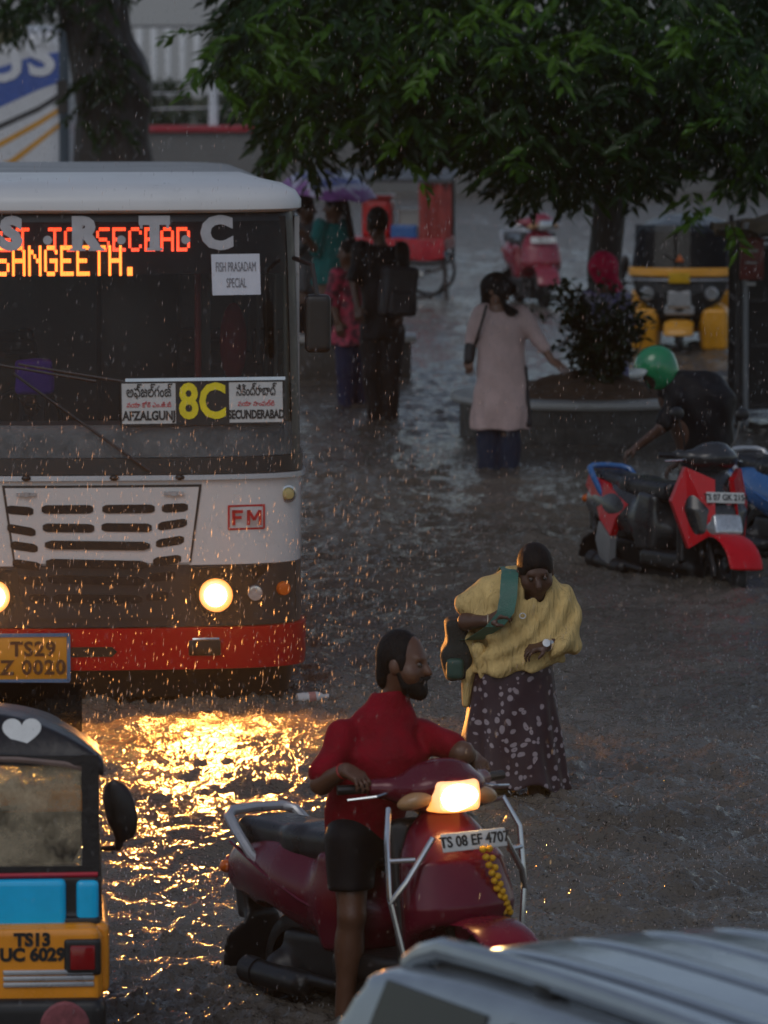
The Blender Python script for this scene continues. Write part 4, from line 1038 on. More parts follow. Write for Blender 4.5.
# ------------------------------------------------------------------ the woman in the pale pink kurta
def woman_pink():
    F = Fig(498, 468, 109)
    bs = basis(R(60), R(-22)); hs = 1.22
    hc = F(497, 291, -.03); nk = F(497, 308, 0)
    shR, shL = F(481, 313, .02), F(521, 314, .0)
    elR, elL = F(471, 342, .02), F(538, 341, -.04)
    wrR, wrL = F(469, 358, -.03), F(551, 361, -.1)
    B = SDF(); V = head_sdf(B, hc, bs, hs)
    B.cap(nk + Vector((0, .0, -.05)), hc + Vector((0, .02, -.05)), .06, .06)
    B.loft([(F(0, 400).z, .02, 0, .2, .15), (F(0, 350).z, .02, 0, .17, .13), (F(0, 320).z, .02, 0, .2, .13), (F(0, 308).z, .0, 0, .1, .08)], k=.05)
    for a, b, c in ((shR, elR, wrR), (shL, elL, wrL)): limb(B, a, b, c, .062, .048, .046, .032)
    hand_sdf(B, wrR, (-.02, -.1, -1), (.5, .6, 0), -1, .35, 1.15)
    hand_sdf(B, wrL, (.75, -.35, -.5), (-.1, .5, -1), 1, .25, 1.15, .2)
    limb(B, F(489, 400), F(488, 435, -.02), F(488, 474), .1, .075, .07, .05)
    limb(B, F(507, 400), F(508, 435, -.02), F(508, 474), .1, .075, .07, .05)
    for a in (F(488, 472), F(508, 472)): B.cap(a, a + Vector((.05, -.15, -.02)), .04, .03)
    body = sdf_obj('person', B, SKIN_L, vox=.0095); body.location = F.loc
    tag(body, 'woman in pale pink kurta and blue jeans reaching towards the shrub by the planter', 'person')
    r, f, u, m = bs
    H = SDF(); H.ell(V(0, -.02, .03), Vector((.088, .104, .104)) * hs, m)
    H.cap(V(0, -.06, 0), F(490, 302, .06), .1, .085, k=.05); H.cap(F(508, 294, -.1), F(511, 310, -.12), .1, .07, k=.06)
    H.ell(V(0, .16, .0), Vector((.075, .1, .085)) * hs, m, k=.02, op='s')
    sdf_obj('hair', H, HAIR, body, .01)
    T = SDF()
    lv = [(429, 500, .262, .19), (410, 500, .26, .19), (385, 501, .245, .18), (365, 501, .225, .165), (345, 501, .215, .16), (325, 501, .225, .15), (312, 500, .19, .12), (305, 498, .1, .09)]
    T.loft([(F(0, y).z, (x - 498) / 109, 0, a, b) for y, x, a, b in lv], k=.05, folds=(.055, 6, .4))
    T.cap(shL, elL, .085, .07, k=.05); T.cap(elL, elL.lerp(wrL, .35), .07, .058, k=.03)
    T.cap(shR, elR, .08, .065, k=.05)
    T.ell(nk + Vector((.0, -.05, .03)), (.085, .08, .09), k=.02, op='s')
    kt = sdf_obj('kurta', T, M('pale_pink_cotton', (.54, .385, .36), .6, var=.14, scale=9, bump=.5, bscale=45), body, .0105, folds(.007, 18, 8, 2))
    hb = MB()
    z0 = F(0, 419).z
    hb.rings([[Vector((.018 + .268 * math.cos(a), .196 * math.sin(a), z)) for a in np.linspace(0, 2 * math.pi, 40)[:-1]] for z in (z0, z0 - .012)], cap0=False, cap1=False)
    sl = SDF(); sl.cap(F(524, 368, -.03), F(526, 424, -.03), .03, .05, k=.02)
    sdf_obj('side_slit', sl, M('dark_slit_lining', (.02, .016, .02), .7), kt, .01)
    J = SDF()
    for x in (488, 509): J.cap(F(x, 405), F(x, 476), .115, .095, k=.03)
    sdf_obj('jeans', J, cloth('dark_blue_denim', (.022, .032, .06), .6), body, .011, folds(.006, 20, 10, 3))
    hb.bm.free()
    st = SDF(); st.cap(elR.lerp(wrR, .3), wrR + Vector((0, 0, -.02)), .056, .05)
    sdf_obj('dark_arm_band', st, M('black_arm_band', (.012, .012, .014), .5), body, .011)
    s2 = MB(); s2.tube([F(486, 306, -.12), F(483, 318, -.16), F(478, 335, -.12), F(475, 345, -.02)], .014, 6); s2.build('bag_strap', M('black_strap', (.01, .01, .01), .6), body)
woman_pink()

# ------------------------------------------------------------------ the man bending over the red scooter
def man_helmet():
    F = Fig(695, 535, 124)
    B = SDF(); hc = F(654, 369, -.05); bs = basis(R(-72), R(-28))
    V = head_sdf(B, hc, bs, 1.1)
    sh, sh2 = F(676, 396, -.14), F(684, 392, .16); el, wr = F(660, 428, -.2), F(636, 447, -.12)
    el2, wr2 = F(694, 440, .3), F(680, 462, .25)
    hip = F(700, 462, -.02)
    B.cap(F(672, 390, 0), hc, .07, .065, k=.04); B.cap(F(676, 398, 0), F(692, 428, 0), .15, .15, k=.1); B.cap(F(692, 428, 0), hip, .15, .15, k=.1)
    limb(B, sh, el, wr, .06, .045, .045, .032); limb(B, sh2, el2, wr2, .06, .045, .045, .032)
    hand_sdf(B, wr, (-.8, -.1, -.5), (.3, 0, -1), 1, .6, 1.2); hand_sdf(B, wr2, (-.8, -.1, -.5), (.3, 0, -1), -1, .6, 1.2)
    limb(B, F(690, 468, -.1), F(684, 505, -.1), F(694, 545, -.08), .1, .07, .06, .045); limb(B, F(706, 468, .1), F(702, 505, .1), F(708, 545, .1), .1, .07, .06, .045)
    body = sdf_obj('person', B, SKIN_D, vox=.0105); body.location = F.loc
    tag(body, 'man in green helmet and black shirt bending over the stalled red and black scooter', 'person')
    T = SDF()
    T.cap(F(680, 391, 0), F(706, 402, .0), .18, .21, k=.12); T.cap(F(704, 404, 0), F(709, 455, 0), .215, .19, k=.1); T.cap(F(690, 400, 0), F(704, 440, 0), .19, .18, k=.1); T.cap(F(704, 450, 0), F(702, 470, 0), .18, .17, k=.05)
    T.cap(sh, sh.lerp(el, .85), .085, .07, k=.06); T.cap(sh2, sh2.lerp(el2, .8), .085, .07, k=.06)
    sdf_obj('shirt', T, cloth('black_wet_shirt', (.008, .008, .01), .45), body, .012, folds(.014, 15, 11, 5))
    J = SDF()
    for a, b, c in ((F(694, 466, -.1), F(684, 507, -.12), F(692, 546, -.08)), (F(706, 466, .1), F(702, 507, .1), F(707, 546, .1))):
        J.cap(a, b, .125, .1, k=.05); J.cap(b, c, .1, .085, k=.04)
    sdf_obj('trousers', J, cloth('charcoal_trousers', (.012, .012, .016), .55), body, .012, folds(.006, 18, 9, 1))
    r, f, u, m = bs
    # helmet worn on the head: shell with a face opening and a pale visor peak
    Hs = SDF(); Hs.ell(V(0, -.012, .02), (.148, .178, .165), m); Hs.ell(V(0, -.02, -.07), (.138, .15, .13), m, k=.05)
    Hs.ell(V(0, .14, -.045), (.13, .12, .085), m, k=.02, op='s'); Hs.ell(V(0, -.01, -.06), (.108, .13, .19), m, k=.01, op='s')
    sh_ = sdf_obj('helmet', Hs, M('green_helmet_shell', (.012, .2, .075), .22, var=.1, coat=.5), body, .0085)
    vs = SDF(); vs.ell(V(0, .115, .035), (.125, .09, .055), m); vs.ell(V(0, .08, .01), (.13, .1, .055), m, k=.01, op='s')
    sdf_obj('visor', vs, M('grey_clear_visor', (.3, .33, .33), .2, var=.1), sh_, .008)
    cs = MB(); cs.tube([V(.125, .06, -.02), V(.105, .085, -.1), V(.03, .1, -.15)], .012, 6, flat=.5); cs.build('chin_strap', M('black_webbing', (.01, .01, .01), .6), sh_)
man_helmet()

# ------------------------------------------------------------------ figures standing further back
def stander(px0, py0, sc, spec, label, mats, vox=.013):
    """spec: pixel positions of the joints; mats: skin, top, legs"""
    F = Fig(px0, py0, sc); q = spec; hs = q.get('hs', 1.2)
    B = SDF(); bs = basis(R(q['yaw']), R(q.get('pitch', -5))); hc = F(*q['head'])
    V = head_sdf(B, hc, bs, hs)
    shR, shL = F(*q['shR']), F(*q['shL']); nk = shR.lerp(shL, .5)
    hpR, hpL = F(*q['hpR']), F(*q['hpL']); pv = hpR.lerp(hpL, .5)
    B.cap(nk + Vector((0, 0, -.03)), hc, .065, .06)
    ws = (shL - shR).length * .5
    B.loft([(pv.z - .08, pv.x, pv.y, ws * .85, .14), (pv.z + .2, pv.x, pv.y, ws * .85, .13), (nk.z - .1, nk.x, nk.y, ws * .95, .13), (nk.z + .03, nk.x, nk.y, ws * .5, .08)], k=.05)
    for sd, s_, th in (('R', shR, 1), ('L', shL, -1)):
        e, w = F(*q['el' + sd]), F(*q['wr' + sd]); limb(B, s_, e, w, .06, .05, .046, .034)
        d = (w - e).normalized() + Vector((0, 0, -.3)); hand_sdf(B, w, d, (.3 * th, .6, -.2), th, .4, 1.2)
    for sd, h_ in (('R', hpR), ('L', hpL)):
        kn, an = F(*q['kn' + sd]), F(*q['an' + sd]); limb(B, h_, kn, an, .1, .075, .07, .05)
        B.cap(an, an + bs[1] * .16 + Vector((0, 0, -.03)), .045, .035)
    body = sdf_obj('person', B, mats[0], vox=vox); body.location = F.loc
    tag(body, label, 'person')
    r, f, u, m = bs
    H = SDF(); H.ell(V(0, -.016, .03), Vector((.086, .1, .104)) * hs, m)
    H.ell(V(0, .14, -.02), Vector((.09, .1, .09)) * hs, m, k=.02, op='s'); H.box(V(0, .02, -.11), (.13, .14, .06), .01, m, k=.01, op='s')
    if q.get('bun'): H.ell(V(0, -.12, -.02), Vector((.06, .055, .06)) * hs, m, k=.03)
    if q.get('tail'): H.cap(V(0, -.1, .0), V(0, -.14, -.3), .05, .03, k=.03)
    sdf_obj('hair', H, HAIR, body, vox * .9)
    T = SDF(); zt = q.get('hem', pv.z * F.s); zh = F(0, q['hem']).z
    wb = q.get('flare', 1.05)
    T.loft([(zh, pv.x, pv.y, ws * wb, .17 * wb), (zh * .6 + nk.z * .4, pv.x * .5 + nk.x * .5, (pv.y + nk.y) / 2, ws * 1.0, .16), (nk.z - .1, nk.x, nk.y, ws * 1.08, .155), (nk.z + .0, nk.x, nk.y, ws * .85, .11), (nk.z + .04, nk.x, nk.y, ws * .5, .095)], k=.05, folds=(.05, 6, px0))
    fr = q.get('sleeve', .9)
    for sd, s_ in (('R', shR), ('L', shL)):
        e, w = F(*q['el' + sd]), F(*q['wr' + sd])
        T.cap(s_, s_.lerp(e, min(1, fr)), .085, .07, k=.05)
        if fr > 1: T.cap(e, e.lerp(w, fr - 1), .07, .05, k=.03)
    sdf_obj(q.get('topname', 'shirt'), T, mats[1], body, vox, folds(.008, 14, 8, px0))
    J = SDF()
    for sd, h_ in (('R', hpR), ('L', hpL)):
        kn, an = F(*q['kn' + sd]), F(*q['an' + sd]); J.cap(h_, kn, .125, .1, k=.05); J.cap(kn, an, .1, .085, k=.04)
    sdf_obj('trousers', J, mats[2], body, vox, folds(.007, 18, 9, px0 + 1))
    return body, F, V
BLACKC = cloth('black_cotton', (.009, .009, .011), .5)
pt = M('dark_backpack_fabric', (.022, .02, .024), .55, var=.3, bump=.3)
b5, F5, V5 = stander(381, 420, 99, dict(yaw=-160, head=(377, 224), shR=(361, 249, .0), shL=(401, 249, .04), elR=(354, 282, -.05), elL=(404, 284, -.02), wrR=(358, 308, -.18), wrL=(400, 310, -.12),
    hpR=(371, 330), hpL=(393, 330), knR=(372, 372, -.02), knL=(392, 372, -.02), anR=(377, 424), anL=(389, 424), hem=338, hs=1.3), 'man in black with a dark backpack seen from behind beside the red flowered kurta',
    (SKIN_D, BLACKC, cloth('charcoal_cotton', (.013, .013, .016), .5)))
bp = empty('backpack', F5.loc); tag(bp, 'dark grey backpack worn by the man in black near the bus', 'backpack')
q = SDF(); q.box(F5(398, 292, -.24), (.13, .07, .2), .05, (0, R(4), R(20))); sdf_obj('pack_body', q, pt, bp, .013, folds(.006, 20, 9, 2))
q = SDF(); q.box(F5(400, 304, -.35), (.09, .025, .09), .03, (0, R(4), R(20))); sdf_obj('pack_pocket', q, pt, bp, .012)
for x in (368, 396):
    w = MB(); w.tube([F5(x + 4, 278, -.2), F5(x, 256, -.2), F5(x, 243, -.05), F5(x, 248, .14)], .03, 6, flat=.3); w.build('shoulder_strap', pt, bp)
def floral(name, base, spot, sc):
    m, N, L, b = new_mat(name); tc = N.new('ShaderNodeTexCoord')
    nz = N.new('ShaderNodeTexNoise'); nz.inputs['Scale'].default_value = sc; nz.inputs['Detail'].default_value = 2; L.new(tc.outputs['Object'], nz.inputs['Vector'])
    cr = N.new('ShaderNodeValToRGB'); e = cr.color_ramp.elements; e[0].position = .42; e[0].color = (*base, 1); e[1].position = .6; e[1].color = (*spot, 1)
    L.new(nz.outputs['Fac'], cr.inputs[0]); L.new(cr.outputs[0], b.inputs['Base Color']); b.inputs['Roughness'].default_value = .6
    return m
stander(352, 404, 95.6, dict(yaw=-75, head=(349, 253), shR=(338, 275, -.12), shL=(358, 275, .12), elR=(332, 300, -.12), elL=(356, 304, .16), wrR=(338, 322, -.2), wrL=(352, 322, .1),
    hpR=(346, 338, -.06), hpL=(358, 338, .08), knR=(346, 370, -.07), knL=(359, 370, .08), anR=(346, 410, -.07), anL=(359, 410, .08), hem=344, hs=1.15, bun=1, sleeve=1.3, topname='kurta', flare=1.5),
    'woman in bright red pink flowered kurta standing beside the man in black', (SKIN, floral('pink_red_floral', (.5, .035, .085), (.09, .012, .03), 13), cloth('navy_trousers', (.018, .026, .07), .6)))
stander(326, 378, 90, dict(yaw=-105, head=(335, 207), shR=(320, 226, -.1), shL=(346, 226, .12), elR=(316, 252, -.14), elL=(345, 254, .14), wrR=(308, 238, -.3), wrL=(338, 262, .0),
    hpR=(320, 296), hpL=(332, 296), knR=(320, 335), knL=(332, 335), anR=(320, 382), anL=(332, 382), hem=284, hs=1.25, tail=1, sleeve=1.0, topname='kurta', flare=.95),
    'woman in teal kurta and black trousers under the purple umbrella', (SKIN, cloth('teal_cotton', (.012, .15, .145), .6), BLACKC))
stander(304, 376, 90, dict(yaw=70, head=(306, 208), shR=(294, 228, -.1), shL=(314, 228, .12), elR=(296, 250, -.2), elL=(316, 252, .12), wrR=(312, 236, -.26), wrL=(320, 240, .05),
    hpR=(298, 296), hpL=(310, 296), knR=(298, 335), knL=(310, 335), anR=(298, 382), anL=(310, 382), hem=290, hs=1.2, sleeve=1.4),
    'person in grey shirt holding the purple umbrella beside the bus', (SKIN_D, cloth('grey_cotton', (.1, .105, .115), .6), BLACKC))
# person behind the shrub with a crimson headscarf
def scarf_person():
    F = Fig(606, 396, 93)
    B = SDF(); bs = basis(R(-30), R(-15)); hc = F(603, 270, 0); V = head_sdf(B, hc, bs, 1.2)
    shR, shL = F(588, 298, 0), F(624, 298, 0)
    B.cap(F(606, 296, 0), hc, .06, .06)
    B.loft([(F(0, 385).z, 0, 0, .2, .16), (F(0, 340).z, 0, 0, .19, .15), (F(0, 305).z, 0, 0, .2, .13), (F(0, 292).z, 0, 0, .09, .08)])
    limb(B, shR, F(582, 325, -.1), F(590, 348, -.2), .06, .045, .045, .03); limb(B, shL, F(628, 325, -.1), F(620, 350, -.2), .06, .045, .045, .03)
    hand_sdf(B, F(590, 348, -.2), (.4, -.5, -.6), (.5, .5, 0), -1, .5, 1.1); hand_sdf(B, F(620, 350, -.2), (-.4, -.5, -.6), (-.5, .5, 0), 1, .5, 1.1)
    limb(B, F(598, 372, 0), F(596, 388, -.05), F(596, 402, 0), .1, .08, .07, .05); limb(B, F(614, 372, 0), F(616, 388, -.05), F(616, 402, 0), .1, .08, .07, .05)
    body = sdf_obj('person', B, SKIN, vox=.013); body.location = F.loc
    tag(body, 'person in crimson headscarf and lavender clothes half hidden behind the shrub', 'person')
    H = SDF(); H.ell(hc + Vector((0, .02, .02)), (.16, .165, .175)); H.cap(hc + Vector((.02, .06, -.1)), F(612, 292, .08), .12, .13, k=.06)
    H.ell(V(0, .17, -.02), (.09, .1, .1), bs[3], k=.02, op='s')
    sdf_obj('headscarf', H, cloth('crimson_scarf', (.62, .012, .08), .6), body, .012, folds(.006, 22, 12, 1))
    T = SDF(); T.loft([(F(0, 392).z, 0, 0, .26, .2), (F(0, 345).z, 0, 0, .22, .17), (F(0, 308).z, 0, 0, .23, .15), (F(0, 294).z, 0, 0, .12, .1)], folds=(.06, 7, 1))
    T.cap(shR, F(582, 325, -.1), .08, .065, k=.05); T.cap(shL, F(628, 325, -.1), .08, .065, k=.05)
    sdf_obj('dress', T, floral('lavender_print', (.17, .16, .36), (.45, .42, .5), 9), body, .013, folds(.007, 18, 8, 1))
scarf_person()
# ------------------------------------------------------------------ three-wheeled auto rickshaws
def auto(label, loc, rz, sc, paint, hood, panel, rear_text=None, heart=False, group=None, plate=None, solid_back=False):
    root = empty('auto_rickshaw', loc, rz, sc); tag(root, label, 'auto rickshaw', group)
    def wh(x, y):
        w = wheel(root, y, .2, .05)
        w.location = (x, 0, 0)
    wh(0, -1.0); wh(.55, .72); wh(-.55, .72)
    # lower tub and rear body
    T = SDF(); T.box((0, .62, .58), (.56, .5, .12), .06, k=.05); T.box((0, -.1, .36), (.54, .5, .03), .04, k=.05)
    sdf_obj('tub', T, paint, root, .016)
    bm_ = SDF(); bm_.box((0, 1.13, .31), (.58, .05, .08), .05); bm_.box((0, .7, .33), (.56, .42, .05), .05, k=.05); sdf_obj('rear_bumper', bm_, BLKPL, root, .014)
    # cowl: bowed front panel narrowing to the single wheel
    Cw = SDF(); Cw.loft([(.36, 0, -.62, .25, .25), (.55, 0, -.7, .42, .27), (.8, 0, -.72, .55, .27), (1.0, 0, -.7, .6, .24)], k=.03)
    Cw.box((0, -.35, .7), (.9, .3, .6), .02, op='s'); Cw.cap((-.3, -1.0, .2), (.3, -1.0, .2), .28, op='s', k=.03)
    sdf_obj('front_cowl', Cw, BLKPL, root, .014)
    bd = SDF(); bd.loft([(.985, 0, -.7, .63, .27), (1.09, 0, -.68, .635, .26)], k=.02); bd.box((0, -.3, 1.0), (.9, .3, .3), .02, op='s'); sdf_obj('cowl_band', bd, paint, root, .012)
    tr = MB(); pts = [(x, -.70 - .275 * math.sqrt(max(0, 1 - (x / .63) ** 2)), .945) for x in np.linspace(-.625, .625, 25)]; tr.tube(pts, .022, 8, flat=.6); tr.build('silver_trim', SILVER, root)
    if plate:
        pm = MB(); pm.box((0, -1.0, .975), (.26, .012, .13), bevel=.01); po = pm.build('number_plate', M('yellow_plate', (.62, .36, .01), .45), root)
    for e in (-1, 1):
        h = MB(); ax = align((0, -1, 0), (e * .39, -.93, .78)); h.lathe([(0, .03), (.07, .028), (.085, .01), (.09, -.06)], 20, ax); h.build('headlight', CLEAR, root)
        h = MB(); h.lathe([(.088, .012), (.105, .012), (.105, -.05), (.088, -.05)], 20, ax, cap=False); h.build('headlight_ring', BLKPL, root)
        L = SDF(); L.ell((e * .42, -.72, .35), (.2, .2, .34)); L.box((e * .42, -.78, .34), (.1, .08, .2), .06, k=.06); L.box((e * .4, -.45, .36), (.3, .2, .5), .01, op='s', k=.02); L.box((e * .4, -.7, .0), (.5, .6, .07), .01, op='s', k=.02)
        lo = sdf_obj('leg_guard', L, paint, root, .013)
        gq = MB(); gq.ell((e * .41, -.918, .4), (.045, .012, .06)); gq.build('green_emblem', M('green_emblem', (.05, .2, .04), .5, var=.5, scale=40), lo)
        for pth, rr in (([(e * .6, -.66, 1.0), (e * .55, -.52, 1.25), (e * .5, -.38, 1.40)], .028), ([(e * .6, .3, .5), (e * .6, .32, 1.1), (e * .56, .35, 1.40)], .022), ([(e * .6, 1.0, .6), (e * .59, 1.0, 1.1), (e * .55, .9, 1.42)], .026)):
            pl = MB(); pl.tube(pth, rr, 8); pl.build('side_post', BLKPL, root)
        sd = SDF(); sd.box((e * .605, .70, .60), (.015, .38, .13), .03); sd.cap((e * .5, .72, .2), (e * .7, .72, .2), .25, op='s'); sdf_obj('side_panel', sd, paint, root, .014)
        mr = MB(); mr.tube([(e * .59, -.3, .86), (e * .72, -.22, .88)], .014, 6); mr.build('mirror_arm', BLKPL, root)
        q = SDF(); q.ell((e * .73, -.2, 1.06), (.075, .035, .15), (0, R(-14 * e), 0)); q.cap((e * .72, -.22, .88), (e * .73, -.2, 1.0), .02, k=.03); sdf_obj('mirror', q, BLKPL, root, .01)
        tl = SDF(); tl.box((e * .53, 1.155, .62), (.07, .03, .07), .012); to = sdf_obj('tail_lamp', tl, BLKPL, root, .009)
        tm = MB(); tm.box((e * .53, 1.198, .62), (.11, .016, .11), bevel=.02); tm.build('lens', REDLENS, to)
        rf = MB(); rf.lathe([(0, .012), (.1, .01), (.11, 0), (.11, -.03)], 20, align((0, 1, 0), (e * .45, 1.23, .32))); rf.build('mud_flap_disc', M('dull_pink_disc', (.22, .06, .07), .5, var=.5, scale=20), root)
    # grille
    gl = SDF(); gl.box((0, -.95, .72), (.12, .02, .08), .02); gl.box((0, -.93, .58), (.16, .02, .04), .02, k=.03); sdf_obj('grille', gl, SILVER, root, .012)
    gb = MB()
    for k in range(4): gb.box((0, -.978, .66 + k * .038), (.2, .012, .014))
    gb.build('grille_slats', BLKPL, root)
    fm = SDF(); fm.cap((-.06, -1.0, .2), (.06, -1.0, .2), .27); fm.cap((-.3, -1.0, .2), (.3, -1.0, .2), .225, op='s'); fm.box((0, -1.0, .0), (.4, .5, .27), .01, op='s'); sdf_obj('front_mudguard', fm, paint, root, .012)
    # windscreen
    W = MB(); n = 14
    ws = [[Vector((x, -.66 - .27 * math.sqrt(max(0, 1 - (x / .68) ** 2)) + (z - 1.05) * .42, z)) for x in np.linspace(-.56, .56, n)] for z in (1.09, 1.35, 1.6)]
    W.rings(ws, close=False, cap0=False, cap1=False); W.build('windscreen', glass('screen_glass', (.10, .115, .125), refl=-.03, dirt=.02), root)
    wp = MB(); wp.tube([(.05, -.93, 1.12), (-.2, -.86, 1.28)], .008, 6); wp.build('wiper', BLKPL, root)
    tri = MB(); tri.prism([(-.05, 1.17), (.05, 1.17), (0, 1.26)], .004, Matrix.Translation((0, -.925, 0))); tri.build('triangle_sticker', M('orange_sticker', (.6, .14, .03), .5), root)
    # hood: rounded canvas roof with its back curtain
    H = SDF(); H.loft([(1.44, 0, .24, .63, 1.0), (1.56, 0, .22, .64, .98), (1.66, 0, .2, .58, .9), (1.71, 0, .18, .42, .68), (1.725, 0, .18, .2, .35)], k=.03)
    def sq(X, Y, Z):
        w = np.clip((Z - 1.44) / .29, 0, 1); hw = .63 - .2 * w ** 2; y0, y1 = -.62 + .25 * w ** 3, 1.05 - .3 * w ** 2
        return np.maximum(np.maximum(np.abs(X) - hw, np.maximum(y0 - Y, Y - y1)), np.maximum(1.49 - .09 * (np.abs(X) / .63) ** 3 - Z, Z - 1.67 + .20 * (np.abs(X) / .63) ** 2.6 + .16 * np.clip((.75 - Y) / 1.4, 0, 1) ** 1.3))
    H = SDF(); H.fn(sq, (-.64, -.63, 1.38), (.64, 1.06, 1.75), k=.0)
    H.box((0, .2, 1.28), (.52, .7, .19), .02, op='s', k=.03)
    ho = sdf_obj('hood', H, hood, root, .014, wrinkle=lambda X, Y, Z: .006 * np.sin(X * 9 + Y * 5) * np.sin(Y * 8), smooth=3)
    pi = MB(); pi.tube([(-.6, .2, 1.395), (-.635, .8, 1.40), (-.6, 1.02, 1.42), (-.45, 1.055, 1.462), (-.25, 1.06, 1.484), (0, 1.06, 1.49), (.25, 1.06, 1.484), (.45, 1.055, 1.462), (.6, 1.02, 1.42), (.635, .8, 1.40), (.6, .2, 1.395)], .014, 6); pi.build('piping', M('faded_piping', (.2, .14, .12), .6), ho)
    # back curtain: frame with two clear panes, painted panel below
    cu = MB()
    for x in (-.57, -.0, .57): cu.box((x * 1.0, 1.045, 1.23), (.075 if x else .03, .02, .54))
    cu.box((0, 1.045, 1.475), (1.2, .018, .04)); cu.box((0, 1.047, .985), (1.2, .018, .04)); cu.build('back_curtain', hood, root)
    pn = MB()
    for e in (-1, 1): pn.box((e * .274, 1.04, 1.23), (.512, .006, .5))
    if solid_back: pn.build('back_cloth', hood, root)  # solid cloth added so bright water does not show through the windscreen
    else: pn.build('back_window', glass('clear_plastic', (.9, .86, .76), rough=.12, refl=.0, dirt=.75, dcol=(.72, .6, .42)), root)
    rd = MB(); rd.tube([(-.6, 1.06, .968), (0, 1.075, .968), (.6, 1.06, .968)], .012, 6); rd.tube([(-.02, 1.06, .99), (-.02, 1.06, 1.46)], .008, 6); rd.build('red_piping', M('red_piping', (.45, .01, .03), .5), root)
    pp = SDF(); pp.box((0, 1.06, .845), (.44, .025, .088), .02); sdf_obj('blue_panel' if panel[1] else 'back_panel', pp, panel[0], root, .01)
    for e in (-1, 1):
        q = SDF(); q.box((e * .555, 1.05, .85), (.035, .025, .08), .015); sdf_obj('corner_panel', q, panel[0], root, .01)
    bl = SDF(); bl.box((0, 1.055, .75), (.6, .03, .02), .012); bl.box((0, 1.05, .85), (.6, .012, .1), .01, k=.01); sdf_obj('black_back_frame', bl, BLKPL, root, .011)
    for e in (-1, 1):
        ss = MB()
        for k in range(3): ss.box((e * .38, 1.19, (.555 - k * .027)), (.40, .012, .022), bevel=.005)
        ss.build('silver_stripes', SILVER, root)
    rp = SDF(); rp.box((0, 1.14, .58), (.58, .02, .145), .025); sdf_obj('rear_panel', rp, paint, root, .011)
    se = SDF(); se.box((0, .55, .7), (.5, .22, .06), .04); se.box((0, .85, .82), (.5, .05, .12), .04); se.box((0, -.15, .68), (.2, .14, .05), .04); sdf_obj('bench_seat', se, M('maroon_seat_vinyl', (.06, .012, .015), .4), root, .016)
    hd = MB(); hd.tube([(-.3, -.42, 1.05), (0, -.5, 1.0), (.3, -.42, 1.05)], .014, 8); hd.tube([(0, -.5, 1.0), (0, -.72, .5)], .025, 8); hd.build('handlebar', BLKPL, root)
    if rear_text:
        text('registration', rear_text, .078, INK, root, (-.31, 1.188, .665), rot=(R(90), 0, R(180)), off=.004, line=.85)
    if heart:
        hp = [(16 * math.sin(t) ** 3, 13 * math.cos(t) - 5 * math.cos(2 * t) - 2 * math.cos(3 * t) - math.cos(4 * t)) for t in np.linspace(0, 2 * math.pi, 40)[:-1]]
        hm = MB(); hm.prism([(x * .0054, z * .0054) for x, z in hp], .02, Matrix.Translation((-.27, .955, 1.585)) @ Matrix.Rotation(R(34), 4, 'X')); hm.build('white_heart', M('white_sticker', (.7, .7, .68), .5), ho)
    return root
ORANGE = M('auto_yellow_paint', (.85, .30, .012), .3, var=.15, coat=.4, dirt=.12, dirtcol=(.1, .05, .02))
YELLOW = M('auto_deep_yellow_paint', (.75, .33, .012), .35, var=.2, coat=.3, dirt=.35, dirtcol=(.06, .04, .02))
CANVAS = M('black_rexine', (.012, .012, .014), .35, var=.3, scale=8, bump=.3, bscale=25)
CYAN = M('cyan_vinyl', (.005, .5, .9), .2, var=.1, coat=.3)
auto('orange auto rickshaw with black hood and bright blue back panel seen from behind', G(-54, 1093) + Vector((.0, 1.0, 0)), R(184), .92, ORANGE, CANVAS, (CYAN, True), 'TS13\nUC 6029', True, 'auto rickshaws')
auto('yellow auto rickshaw with silver trim facing the camera beyond the planter', G(683, 346) + Vector((0, 0, -.08)), R(-6), .98, YELLOW, CANVAS, (YELLOW, False), None, False, 'auto rickshaws', plate=True, solid_back=True)
